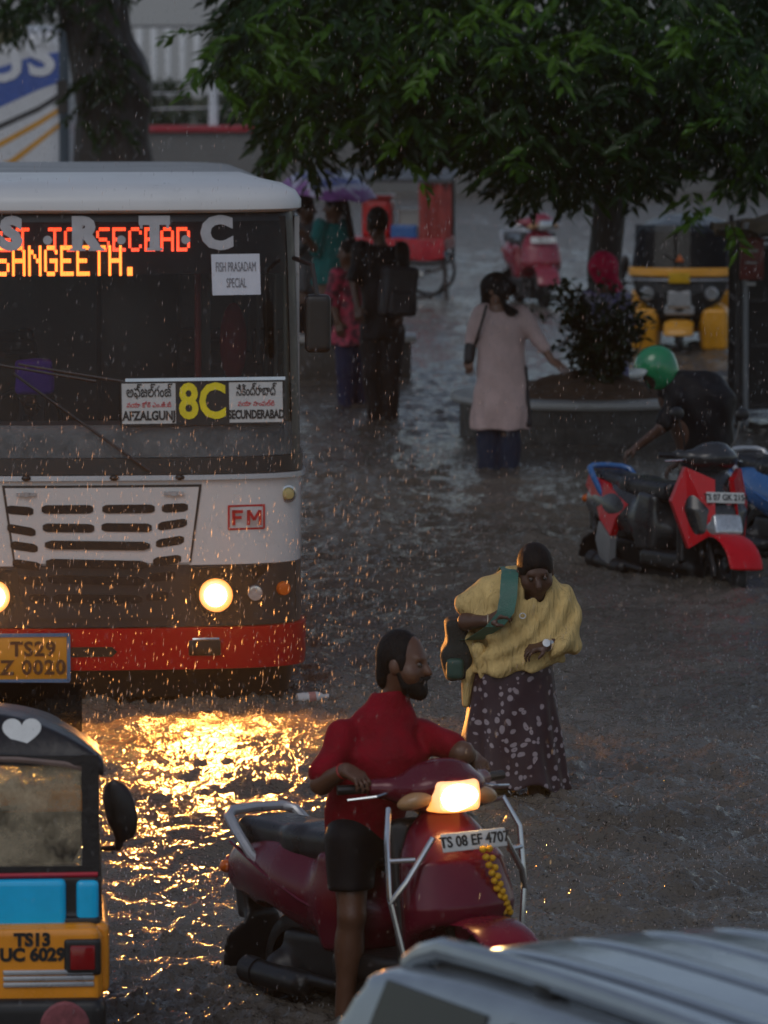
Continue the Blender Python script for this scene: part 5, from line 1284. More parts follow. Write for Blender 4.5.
# ------------------------------------------------------------------ the city bus
def bus():
    s = 160.0
    root = empty('city_bus', G(105, 703), R(4.4))
    tag(root, 'white and red city bus with a lit red destination display and route board 8C', 'bus')
    X = lambda px: (px - 105) / s
    Z = lambda py: (703 - py) / s
    Z_ = Z
    WB = M('bus_white_paint', (.62, .61, .6), .3, var=.1, scale=3, coat=.3, dirt=.35, dirtcol=(.25, .24, .22))
    RB = M('bus_red_paint', (.42, .003, .008), .45, var=.15, scale=4, coat=0, spec=.2, dirt=.3, dirtcol=(.08, .01, .01))
    GB = M('bus_grey_paint', (.022, .022, .024), .4, var=.2, scale=5, dirt=.4)
    BK = M('bus_black_rubber', (.012, .012, .012), .4, var=.3)
    LEN = 8.4
    def plan(w, b, n=4.6, d=.55, k=26):
        """front curve of the plan at one level: bowed with rounded corners; b sets it back"""
        out = []
        for i in range(k + 1):
            t = math.pi * i / k
            c, sn = math.cos(t), math.sin(t)
            x = -w * math.copysign(abs(c) ** (2 / n), c); y = d - d * abs(sn) ** (2 / n) + b
            out.append((x, y - .07 * (1 - (x / w) ** 2)))
        return out
    def yat(x, z):
        """front surface depth at a point (the same curve as the panels)"""
        w, b = wid(z), back(z)
        q = min(.999, abs(x) / w); n = 4.6; d = .55
        return d - d * (1 - q ** n) ** (1 / n) + b - .07 * (1 - (x / w) ** 2)
    def wid(z): return np.interp(z, [0, .25, 1.4, 2.9, 3.05, 3.2], [1.2, 1.245, 1.25, 1.225, 1.21, 1.13])
    def back(z): return np.interp(z, [0, .2, .5, 1.4, 3.0, 3.1, 3.17, 3.23], [.08, .02, .0, .03, .23, .27, .36, .62])
    def shell(name, z0, z1, mat, n=4, out=0.0, th=.02, parent=root, cap=False):
        mb = MB(); rg = []
        for z in np.linspace(z0, z1, n):
            rg.append([Vector((x * (1 + out / 1.25), y - out, z)) for x, y in plan(wid(z), back(z))])
        mb.rings(rg, close=False, cap0=False, cap1=False)
        r2 = [[Vector((p.x * (1 - th / 1.25), p.y + th, p.z)) for p in r_] for r_ in rg]
        mb.rings(r2, close=False, cap0=False, cap1=False)
        for a, b_ in ((rg[0], r2[0]), (rg[-1], r2[-1])): mb.rings([a, b_], close=False, cap0=False, cap1=False)
        for i in (0, -1): mb.rings([[r_[i] for r_ in rg], [r_[i] for r_ in r2]], close=False, cap0=False, cap1=False)
        return mb.build(name, mat, parent, sharp=40)
    shell('lower_skirt', .03, .205, BK, 3, -.03)
    bumper = shell('bumper', .215, .475, RB, 5, .03, .05)
    shell('headlight_band', .482, .86, GB, 4, 0)
    shell('front_panel', .864, 1.39, WB, 4, 0)
    shell('waist_rail', 1.394, 1.425, SILVER, 3, .025, .03)
    shell('windscreen_gasket', 1.43, 1.53, BK, 3, .012, .03)
    hdr = shell('windscreen_header', 2.985, 3.035, BK, 3, .0, .02)
    # windscreen: a pane bowed like the front, with a black border down each corner
    mb = MB(); rg = []
    for z in np.linspace(1.53, 2.985, 8): rg.append([Vector((x, y + .004, z)) for x, y in plan(wid(z), back(z))[3:-3]])
    mb.rings(rg, close=False, cap0=False, cap1=False); ws = mb.build('windscreen', glass('bus_windscreen', (.66, .70, .72), rough=.05, refl=-.025, dirt=.02), root)
    for e in (0, 1):
        mb = MB(); rg = []
        for z in np.linspace(1.53, 2.985, 6):
            pl = plan(wid(z), back(z)); pl = pl[:5] if e == 0 else pl[-5:]
            rg.append([Vector((x, y - .004, z)) for x, y in pl] + [Vector((x * .985, y + .03, z)) for x, y in pl[::-1]])
        mb.rings(rg); mb.build('corner_pillar', BK, root)
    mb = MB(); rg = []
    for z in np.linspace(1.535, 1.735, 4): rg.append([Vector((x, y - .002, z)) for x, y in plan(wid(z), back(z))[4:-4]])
    mb.rings(rg, close=False, cap0=False, cap1=False); mb.build('pale_strip', glass('pale_film_glass', (.7, .74, .76), rough=.3, refl=-.01, dirt=.55), ws)  # paler, blotchy pane over the lower part of the windscreen
    # pale lower strip inside the glass (the dashboard top)
    db = SDF(); db.box((0, .42, 1.55), (1.1, .25, .13), .03); sdf_obj('dashboard', db, M('dash_grey', (.17, .185, .2), .5, var=.15, scale=4), root, .025)
    # roof cap and body
    cap_ = MB(); rg = []
    for z, o in ((3.04, .02), (3.06, .05), (3.11, .05), (3.16, .02), (3.2, -.06), (3.225, -.2)):
        rg.append([Vector((x * (1 + o / 1.25), y - o, z)) for x, y in plan(wid(3.0), back(3.0))])
    top = [Vector((p.x * .9, p.y + .5, 3.245)) for p in rg[-1]]
    rg.append(top); cap_.rings(rg, close=False, cap0=True, cap1=True); cap_.build('roof_cap', M('bus_roof_white', (.66, .66, .66), .35, var=.08, scale=3, dirt=.25, dirtcol=(.3, .3, .29)), root, sharp=50)
    mk = MB(); mk.box((X(247), yat(X(247), 3.08) - .065, 3.085), (.11, .03, .05), bevel=.012); mk.build('marker_lamp', M('amber_marker', (.3, .14, .03), .3), root)
    rf = MB(); rg = []
    for y, dz in ((.75, 0), (3, -.04), (6, -.1), (LEN, -.17)):
        rg.append([Vector((1.235 * math.copysign(abs(math.cos(t)) ** .35, math.cos(t)), y, 3.0 + (.235 + dz) * math.sin(t) ** .6)) for t in np.linspace(0, math.pi, 24)])
    rf.rings(rg, close=False, cap0=True, cap1=True); rf.build('roof', M('bus_roof_grey', (.3, .3, .3), .5, var=.15, scale=2, dirt=.5, dirtcol=(.12, .12, .11)), root)
    sd = MB()
    for e in (-1, 1):
        sd.box((e * 1.235, LEN / 2 + .28, .95), (.03, LEN - .56, .9)); sd.box((e * 1.235, LEN / 2 + .28, 2.82), (.03, LEN - .56, .36))
        for k in range(8): sd.box((e * 1.235, .62 + k * (LEN - .68) / 7, 2.02), (.032, .09, 1.25))
    sd.box((0, LEN, 1.75), (2.46, .03, 2.5)); sd.build('side_wall', WB, root)
    sk = MB()
    for e in (-1, 1): sk.box((e * 1.22, LEN / 2 + .3, .34), (.03, LEN - .6, .32))
    sk.build('side_skirt', RB, root)
    for e in (-1, 1):
        g = MB(); g.box((e * 1.232, LEN / 2 + .28, 2.02), (.006, LEN - .6, 1.24)); g.build('side_window', glass('bus_side_glass', (.45, .48, .5), refl=.1, dirt=.2), root)
    fl = MB(); fl.box((0, LEN / 2 + .3, .75), (2.42, LEN - .7, .06)); fl.build('floor', GB, root)
    SC_ = M('grey_seat_cloth', (.16, .165, .17), .7, var=.3, scale=8)
    for r_ in range(5):
        for x in (-.75, .75):
            st = MB()
            st.box((x, 2.2 + r_ * 1.2, 1.5), (.85, .09, .75), bevel=.06); st.box((x, 2.0 + r_ * 1.2, 1.15), (.85, .42, .1), bevel=.04); st.build('passenger_seat', SC_, root)
    hr = MB(); hr.tube([(X(205), .9, 1.4), (X(205), .9, 2.85)], .022, 8); hr.build('red_hand_pole', M('dull_red_pole', (.25, .02, .02), .4), root)
    hr = MB(); hr.box((X(213), 1.0, 2.1), (.07, .05, 1.5)); hr.box((X(150), 1.9, 2.05), (.55, .3, 1.35), bevel=.1); hr.build('partition', BK, root)
    hr = MB(); hr.ell((X(245), 1.4, 2.15), (.09, .06, .26)); hr.build('red_cloth', M('crimson_cloth', (.3, .012, .03), .7), root)
    sw = MB(); sw.tube([(X(30) + .22 * math.cos(a), .75 - .1 * math.sin(a), 1.72 + .2 * math.sin(a)) for a in np.linspace(0, 6.283, 25)[:-1]], .018, 8, closed=True); sw.tube([(X(30), .75, 1.72), (X(30), .5, 1.5)], .03, 8); sw.build('steering_wheel', BK, root)
    # wheels
    for x in (-1.0, 1.0):
        for y in (1.9, 6.3):
            w = MB(); ax = Matrix.Translation((x, y, .32)) @ Matrix.Rotation(R(90), 4, 'Y'); w.lathe([(.2, -.12), (.44, -.13), (.48, -.1), (.48, .1), (.44, .13), (.2, .12)], 32, ax); wo = w.build('wheel', RUBBER, root)
            w = MB(); w.lathe([(0, -.09), (.22, -.125), (.24, -.1), (.24, .1), (.22, .125), (0, .09)], 24, ax); w.build('rim', DKMET, wo)
    # grille hatch
    hat = MB()
    def fpt(px, py, out=.0): x, z = X(px), Z(py); return Vector((x, yat(x, z) - out, z))
    def patch(mb, poly, out=.012, th=.02):
        mb.rings([[fpt(px, py, out) for px, py in poly], [fpt(px, py, out - th) for px, py in poly]])
    def grid_panel(mb, x0t, x1t, y0, x0b, x1b, y1, out=.014, n=14, m=6):
        a, b_ = [], []
        for k in range(m + 1):
            t = k / m; xa, xb = x0t + (x0b - x0t) * t, x1t + (x1b - x1t) * t; py = y0 + (y1 - y0) * t
            a.append([fpt(xa + (xb - xa) * j / n, py, out) for j in range(n + 1)]); b_.append([fpt(xa + (xb - xa) * j / n, py, out - .03) for j in range(n + 1)])
        mb.rings(a, close=False, cap0=False, cap1=False)
        edge = a[0] + [r_[-1] for r_ in a[1:]] + a[-1][::-1][1:] + [r_[0] for r_ in a[::-1]][1:-1]
        e2 = b_[0] + [r_[-1] for r_ in b_[1:]] + b_[-1][::-1][1:] + [r_[0] for r_ in b_[::-1]][1:-1]
        mb.rings([edge, e2], cap0=False, cap1=False)
    grid_panel(hat, 7, 199, 487, 17, 189, 562); ho = hat.build('grille_hatch', WB, root, sharp=30)
    lo = MB(); grid_panel(lo, 17, 189, 564, 30, 178, 617, .012); lo.build('lower_grille', GB, root, sharp=30)
    gs = MB()
    grid_panel(gs, 4, 202, 484.5, 15, 191, 562, .006); gs.build('hatch_seam', BK, root)
    slot = MB()
    def sl(x0, x1, y, h=7, tilt=0):
        pts = []
        n = 16
        for j in range(n + 1):
            t = j / n; pts.append((x0 + (x1 - x0) * t, y + tilt * t - h / 2 * math.sin(math.pi * min(1, .35 + min(t, 1 - t) * (x1 - x0) / 8) / 2)))
        for j in range(n, -1, -1):
            t = j / n; pts.append((x0 + (x1 - x0) * t, y + tilt * t + h / 2 * math.sin(math.pi * min(1, .35 + min(t, 1 - t) * (x1 - x0) / 8) / 2)))
        slot.rings([[fpt(a, b_, .0165 + .010 * max(0, (x1 - x0) / 90 - .25)) for a, b_ in pts], [fpt(a, b_, .004) for a, b_ in pts]])
    for y, rows in ((508, ((8, 35, 2), (43, 94, 0), (103, 155, 0), (162, 188, -1))), (526, ((9, 37, 5), (44, 95, 1), (102, 152, 1), (158, 187, -4))), (543, ((12, 39, 4), (46, 150, 2), (156, 184, -4))),
                    (561, ((14, 42, 4), (47, 147, 3), (153, 181, -3))), (577, ((20, 44, 3), (49, 144, 3), (150, 175, -3))), (596, ((30, 50, 1), (54, 142, 2), (146, 168, -2)))):
        for a, b_, tl in rows: sl(a, b_, y, 8.6, tl)
    slot.build('grille_slots', M('slot_black', (.006, .005, .005), .7), root)
    hg = MB(); hg.bm.free()
    for px in (28, 174):
        hg = MB(); hg.box(fpt(px, 493, .025), (.12, .014, .022)); hg.box(fpt(px, 493, .03), (.03, .02, .03)); hg.build('hinge', SILVER, ho)
    wj = MB()
    wj.bm.free()
    for px in (28, 115, 180): wj = MB(); wj.ell(fpt(px, 477, .03), (.03, .02, .018)); wj.build('washer_jet', BK, root)
    # FM sign
    RI = M('sign_red', (.45, .008, .012), .45); fr = MB()
    for a, b_, c, d in ((228, 265, 506, 507.6), (228, 265, 529, 530.6), (228, 229.6, 506, 530), (263.6, 265.2, 506, 530)):
        p0, p1 = fpt(a, c, .004), fpt(b_, d, .004); fr.box((p0 + p1) / 2, (max(.012, abs(p1.x - p0.x)), .006, max(.012, abs(p1.z - p0.z))), rot=(0, 0, math.atan2(p1.y - p0.y, p1.x - p0.x) if b_ - a > 5 else 0))
    fo = fr.build('sign_frame', RI, root)
    p = fpt(246.5, 518.3, .026)
    def strokes(segs, dx):
        q = MB()
        for (x0, z0), (x1, z1), w in segs:
            a, b_ = Vector((p.x + dx + x0, p.y, p.z + z0)), Vector((p.x + dx + x1, p.y, p.z + z1)); d = (b_ - a); q.box((a + b_) / 2, (w, .006, d.length), rot=(0, math.atan2(d.x, d.z), 0))
        q.build('sign_letter', RI, root)
    strokes([((-.028, -.047), (-.028, .047), .02), ((-.037, .038), (.03, .0381), .019), ((-.03, .0), (.022, .001), .018)], -.052)
    strokes([((-.036, -.047), (-.036, .047), .019), ((.036, -.047), (.036, .047), .019), ((-.033, .044), (0, -.015), .0175), ((.033, .044), (0, -.0152), .0176)], .048)
    
    # side lamp, headlamps
    lm = MB(); a_ = align((.25, -1, 0), fpt(289, 497, .0)); lm.lathe([(0, .04), (.03, .035), (.04, .015), (.042, -.02)], 18, a_); lo_ = lm.build('side_lamp', M('yellowish_lens', (.45, .38, .16), .15), root)
    lm = MB(); lm.lathe([(.042, .016), (.055, .014), (.055, -.02), (.042, -.02)], 18, a_, cap=False); lm.build('bezel', CHROME, lo_)
    for e in (1, -1):
        hx = 105 + e * (243 - 105)
        b_ = MB(); poly = [(105 + e * (191 - 105), 568), (105 + e * (297 - 105), 566), (105 + e * (298 - 105), 622), (105 + e * (200 - 105), 620), (105 + e * (188 - 105), 600)]
        pl = []
        for i in range(len(poly)):
            for t in (0, .25, .5, .75): pl.append(tuple(np.array(poly[i]) * (1 - t) + np.array(poly[(i + 1) % len(poly)]) * t))
        if e < 0: pl = pl[::-1]
        c = fpt(105 + e * 140, 595, .004); front = [fpt(a, q, .006) for a, q in pl]; b_.rings([front, [v + Vector((0, .03, 0)) for v in front]], cap0=False, cap1=False)
        for i in range(len(front)): b_._add([front[i], front[(i + 1) % len(front)], c], [(0, 1, 2)])
        hs = b_.build('headlight_housing', BK, root)
        hp = fpt(105 + e * 110, 595, .02)
        l = MB(); ax = align((0, -1, 0), hp); l.lathe([(0, .02), (.05, .018), (.09, .004), (.108, -.018)], 24, ax); lo_ = l.build('headlight', emis('bus_headlamp_halo_lens', (1.0, .34, .05), 2.6), hs); l = MB(); l.lathe([(0, .034), (.04, .032), (.068, .02), (.074, .0)], 24, ax); l.build('bulb_glow', emis('bus_headlamp_lit', (1.0, .46, .12), 40), lo_)  # outer lens glows orange to stand for the halo round the bulb
        l = MB(); l.lathe([(.106, .012), (.118, .012), (.118, -.02), (.106, -.02)], 24, ax, cap=False); l.build('headlight_ring', DKMET, hs)
        q = MB(); q.lathe([(0, .025), (.045, .02), (.05, -.01)], 16, align((0, -1, 0), fpt(105 + e * 150, 594, .02))); q.build('small_lamp', CLEAR, hs)
        q = MB(); q.lathe([(0, .025), (.04, .02), (.045, -.01)], 16, align((e * .3, -1, 0), fpt(105 + e * 179, 591, .02))); q.build('indicator_lamp', AMBER, hs)
    # bumper fittings
    k = MB(); k.rings([[fpt(a, b_, .034) for a, b_ in ((72, 645), (112, 645), (117, 650), (112, 655), (72, 655), (68, 650))], [fpt(a, b_, .02) for a, b_ in ((72, 645), (112, 645), (117, 650), (112, 655), (72, 655), (68, 650))]]); k.build('bumper_slot', BK, bumper)
    k = MB(); k.tube([fpt(192, 638, .06), fpt(204, 637.5, .075), fpt(218, 638, .06)], .012, 8); k.build('tow_hook', CHROME, bumper); k = MB(); k.box(fpt(204, 647, .036), (.2, .02, .1), bevel=.02); k.build('tow_recess', BK, bumper)
    pm = MB(); pc = fpt(32, 655, .055); pm.box(pc, (.47, .014, .29), bevel=.01); po = pm.build('number_plate', M('plate_orange_yellow', (.58, .27, .015), .45, dirt=.3, dirtcol=(.2, .1, .02)), root)
    pb = MB()
    for dx, dz, sx_, sz_ in ((0, .143, .47, .022), (0, -.143, .47, .022), (-.23, 0, .022, .29), (.23, 0, .022, .29)): pb.box(pc + Vector((dx, -.009, dz)), (sx_, .012, sz_))
    pb.build('plate_border', M('plate_blue', (.06, .16, .3), .5), po)
    text('plate_writing', 'TS29\nZ 0020', .125, M('plate_ink', (.07, .03, .01), .5), root, pc + Vector((.01, -.012, -.005)), off=.004, space=1.12, line=.92)
    # display: letters on the glass over a dot-matrix board
    LT = M('sticker_grey', (.42, .42, .44), .5)
    def flat(px, py, out=.01):
        x, z = X(px), Z(py); return Vector((x, yat(x, z) - out, z)), math.atan2(yat(x + .02, z) - yat(x - .02, z), .04)
    for ch, px in (('T', -50), ('S', 15), ('R', 88), ('T', 157), ('C', 219)):
        p, a = flat(px, 238, .012); text('sticker_letter', ch, .265, LT, ws, p, rot=(R(83), 0, a), off=.017, sx=1.05)
        if ch in 'TR':
            sf = MB()
            for dx in ((0,) if ch == 'T' else (-.045, .07)): sf.box((dx, 0, -.09), (.1, .005, .018))
            if ch == 'T':
                for dx in (-.082, .082): sf.box((dx, 0, .063), (.018, .005, .05))
            so = sf.build('serif', LT, ws); so.location = p; so.rotation_euler = (R(-7), 0, a)
    for px in (-18, 51, 124, 188):
        p, a = flat(px, 243, .012); d = MB(); d.lathe([(0, .004), (.028, .004), (.028, 0), (0, 0)], 16, align((0, -1, 0), p)); d.build('sticker_dot', LT, ws)
    bx = MB(); bx.box((0, .36, 2.83), (2.3, .05, .36)); bd = bx.build('display_board', M('display_black', (.006, .005, .005), .6), root)
    FONT = {'A': '01110100011000111111100011000110001', 'B': '11110100011000111110100011000111110', 'C': '01110100011000010000100001000101110', 'D': '11110100011000110001100011000111110',
            'E': '11111100001000011110100001000011111', 'G': '01110100011000010111100011000101110', 'H': '10001100011000111111100011000110001', 'I': '01110001000010000100001000010001110', 'J': '00111000100001000010000101001001100',
            'N': '10001110011010110011100011000110001', 'S': '01111100001000001110000010000111110', 'T': '11111001000010000100001000010000100', 'V': '10001100011000110001100010101000100', 'O': '01110100011000110001100011000101110', '.': '00000000000000000000000000110001100', ' ': '0' * 35, '/': '00001000010001000100010001000010000'}
    def led(msg, xr, zc, h, mat, name, flicker=0):
        mb = MB(); dt = h / 7; cw = .1; dx = cw / 6; x = xr
        for ch in msg[::-1]:
            x -= cw
            if x < -1.35: break
            g = FONT[ch]
            for r_ in range(7):
                for c in range(5):
                    if g[r_ * 5 + c] == '1':
                        for qz in (.25, .75):
                            mb.box((x + (c + .5) * dx, .325, zc + h / 2 - (r_ + qz) * dt), (dx * .92, .012, dt * .46))
        return mb.build(name, mat, bd, smooth=False)
    led('JN. DIST TO SECBAD', X(196), Z(244), .15, emis('led_red', (1, .05, .006), 5.0), 'display_line_dim')
    led('VIA SANGEETH.', X(144), Z(265), .19, emis('led_orange', (1, .17, .012), 7.5), 'display_line_bright')
    # paper notices and the route board inside the glass
    PAPER = M('wet_paper', (.62, .64, .70), .5, var=.08)
    pp = MB(); p, a = flat(238, 278, .006); pp.box((0, 0, 0), (.31, .003, .255)); po = pp.build('paper_notice', PAPER, ws); po.location = p; po.rotation_euler = (R(-7), 0, a)
    GI = M('pencil_ink', (.16, .16, .18), .6); text('notice_writing', 'FISH PRASADAM', .085, GI, po, (0, -.003, .045), sx=.42); text('notice_writing', 'SPECIAL', .085, GI, po, (0, -.003, -.055), sx=.42)
    rb = MB(); p, a = flat(203, 404, .03); rb.box((0, 0, 0), (1.02, .012, .275)); bo = rb.build('route_board', M('board_black', (.014, .014, .014), .5), root); bo.location = p; bo.rotation_euler = (R(-7), 0, a)
    fr = MB(); fr.box((.02, -.01, .146), (1.0, .02, .02)); fr.build('board_rail', CHROME, bo)
    for dx, w in ((-.335, .335), (.335, .335)):
        q = MB(); q.box((dx, -.009, 0), (w, .006, .25)); q.build('white_panel', M('board_white', (.5, .51, .5), .5, var=.12), bo)
    YL = M('route_yellow', (.75, .62, .01), .5); text('route_number', '8C', .30, YL, bo, (0, -.012, 0), off=.009, sx=.82)
    RDI = M('board_red', (.55, .02, .03), .6)
    text('telugu_name', 'అఫ్జల్\u200cగంజ్', .095, INK, bo, (-.335, -.014, .07), off=.001, sx=.62); text('urdu_name', 'వయా కోఠి ఎం.జి.బి', .042, RDI, bo, (-.335, -.014, -.01), sx=.9); text('english_name', 'AFZALGUNJ', .078, INK, bo, (-.335, -.014, -.078), off=.003, sx=.78)
    text('telugu_name', 'సికింద్రాబాద్', .09, INK, bo, (.335, -.014, .07), off=.001, sx=.55); text('urdu_name', 'వయా నాంపల్లి', .042, RDI, bo, (.335, -.014, -.01), sx=.9); text('english_name', 'SECUNDERABAD', .074, INK, bo, (.335, -.014, -.078), off=.003, sx=.62)
    # wipers and mirror
    for (x0, y0), (x1, y1) in (((-70, 470), (-20, 372)), ((150, 470), (16, 374))):
        w = MB(); a, b_ = fpt(x0, y0, .05), fpt(x1, y1, .03); w.tube([a, a.lerp(b_, .5) + Vector((0, -.02, 0)), b_], .01, 6); c = fpt(x1 + 5, y1 - 9, .02); d = fpt(x1 + 118, y1 + 10, .02)
        w.tube([c, c.lerp(d, .5), d], .009, 6); w.build('wiper', M('wiper_steel', (.03, .03, .032), .45), root)
    mr = MB(); mr.tube([(1.2, .28, 2.75), (1.3, .05, 2.72), (1.33, .0, 2.5)], .016, 8); mo = mr.build('mirror_arm', BK, root)
    ms = SDF(); ms.box((1.33, .0, 2.36), (.05, .03, .15), .03); sdf_obj('mirror', ms, BK, mo, .012)
    # light thrown by the two headlamps
    for e in (1, -1):
        ld = bpy.data.lights.new('headlamp_beam', 'SPOT'); ld.energy = BUSLAMP; ld.color = (1.0, .38, .08); ld.spot_size = R(125); ld.spot_blend = .9; ld.shadow_soft_size = .09
        lo = bpy.data.objects.new('headlamp_beam', ld); COL.objects.link(lo); lo.parent = root
        p = fpt(105 + e * 110, 595, .12); lo.location = p; lo.rotation_euler = (R(80), 0, R(180 + 0))
        lo.rotation_euler = Vector((.05, -1, -.12)).to_track_quat('-Z', 'Y').to_euler()
    # driver
    F = SDF(); hc = Vector((X(-12), 1.25, 2.3)); bs = basis(R(5)); V = head_sdf(F, hc, bs, 1.05)
    F.cap(hc + Vector((0, .02, -.2)), hc, .06, .06); F.loft([(1.5, hc.x, 1.35, .19, .14), (1.9, hc.x, 1.32, .21, .14), (2.06, hc.x, 1.3, .18, .1), (2.14, hc.x, 1.3, .07, .07)])
    for e in (-1, 1):
        a, b_, c = hc + Vector((e * .2, .06, -.3)), hc + Vector((e * .3, -.12, -.55)), hc + Vector((e * .12 + .16, -.45, -.5)); limb(F, a, b_, c, .055, .045, .042, .03); hand_sdf(F, c, (.3, -1, .2), (0, 0, -1), e, .8)
    limb(F, hc + Vector((-.1, .1, -.85)), hc + Vector((-.1, -.35, -.85)), hc + Vector((-.1, -.4, -1.3)), .09, .07, .06, .045); limb(F, hc + Vector((.1, .1, -.85)), hc + Vector((.1, -.35, -.85)), hc + Vector((.1, -.4, -1.3)), .09, .07, .06, .045)
    d = sdf_obj('person', F, SKIN_D, vox=.014); d.location = root.location; d.rotation_euler = root.rotation_euler
    tag(d, 'bus driver in dark khaki shirt seated behind the rainy windscreen', 'person')
    T = SDF(); T.loft([(1.48, hc.x, 1.35, .21, .16), (1.9, hc.x, 1.32, .225, .155), (2.05, hc.x, 1.3, .2, .12), (2.1, hc.x, 1.3, .1, .09)])
    for e in (-1, 1): T.cap(hc + Vector((e * .2, .06, -.3)), hc + Vector((e * .27, -.06, -.46)), .075, .065, k=.05)
    sdf_obj('shirt', T, cloth('khaki_dark', (.06, .05, .035), .7), d, .014, folds(.006))
    H = SDF(); H.ell(V(0, -.016, .03), (.085, .1, .1), bs[3]); H.ell(V(0, .14, -.03), (.09, .1, .095), bs[3], op='s'); sdf_obj('hair', H, HAIR, d, .01)
    tw = SDF(); tw.box((X(38), .5, 2.0), (.09, .03, .08), .03); to = sdf_obj('purple_towel', tw, cloth('purple_cloth', (.12, .04, .38), .7), None, .012, folds(.006, 30, 14)); to.location = root.location; to.rotation_euler = root.rotation_euler
    tag(to, 'small purple cloth lying over the rail behind the bus windscreen', 'cloth')
    return root
BUSLAMP = 800
bus()
# ------------------------------------------------------------------ umbrella
def umbrella():
    p = P(328, 192, G(320, 376).y - .15); root = empty('umbrella', (p.x, p.y, p.z)); root.rotation_euler = (R(8), R(7), 0); tag(root, 'purple white and blue umbrella held over the woman in teal', 'umbrella')
    n = 8; k = 12; V, F = [], []; r0 = .55
    m, N, L, b = new_mat('umbrella_cloth'); tc = N.new('ShaderNodeTexCoord'); sp = N.new('ShaderNodeSeparateXYZ'); L.new(tc.outputs['Object'], sp.inputs[0])
    le = N.new('ShaderNodeVectorMath'); le.operation = 'LENGTH'; cb = N.new('ShaderNodeCombineXYZ'); L.new(sp.outputs[0], cb.inputs[0]); L.new(sp.outputs[1], cb.inputs[1]); L.new(cb.outputs[0], le.inputs[0])
    nz = N.new('ShaderNodeTexNoise'); nz.inputs['Scale'].default_value = 5; L.new(tc.outputs['Object'], nz.inputs['Vector'])
    ad = N.new('ShaderNodeMath'); ad.operation = 'MULTIPLY_ADD'; ad.inputs[1].default_value = .45; L.new(nz.outputs['Fac'], ad.inputs[0]); L.new(le.outputs['Value'], ad.inputs[2])
    cr = N.new('ShaderNodeValToRGB'); e = cr.color_ramp.elements; e[0].position = .3; e[0].color = (.05, .06, .2, 1); e[1].position = .78; e[1].color = (.22, .07, .26, 1)
    for q, c in ((.42, (.75, .77, .85, 1)), (.56, (.07, .11, .4, 1)), (.66, (.7, .68, .8, 1)), (.71, (.35, .13, .42, 1))):
        w = e.new(q); w.color = c
    L.new(ad.outputs[0], cr.inputs[0]); L.new(cr.outputs[0], b.inputs['Base Color']); b.inputs['Roughness'].default_value = .4
    rings = []
    for i in range(9):
        t = i / 8; ring = []
        for j in range(n * 4):
            a = j * 2 * math.pi / (n * 4); sc = 1 - .05 * abs(math.sin(a * n / 2)) * t
            rr = r0 * math.sin(t * 1.15) / math.sin(1.15) * sc; ring.append(Vector((rr * math.cos(a), rr * math.sin(a), .24 * (math.cos(t * 1.35) - math.cos(1.35)) / (1 - math.cos(1.35)) + .02 * abs(math.sin(a * n / 2)) * t)))
        rings.append(ring)
    mb = MB(); mb.rings(rings, cap0=False, cap1=False); mb.rings([[v - Vector((0, 0, .004)) for v in r_] for r_ in rings], cap0=False, cap1=False); mb.build('canopy', m, root)
    st = MB(); st.tube([(0, 0, .29), (0, 0, -.62)], .009, 8); st.tube([(0, 0, -.62), (0, 0, -.74)], .02, 8); st.build('shaft', CHROME, root)
    for j in range(n):
        a = j * 2 * math.pi / n; rb = MB(); rb.tube([(0, 0, .22), (r0 * .5 * math.cos(a), r0 * .5 * math.sin(a), .185), (r0 * math.cos(a), r0 * math.sin(a), -.005)], .004, 5); rb.build('rib', CHROME, root)
umbrella()
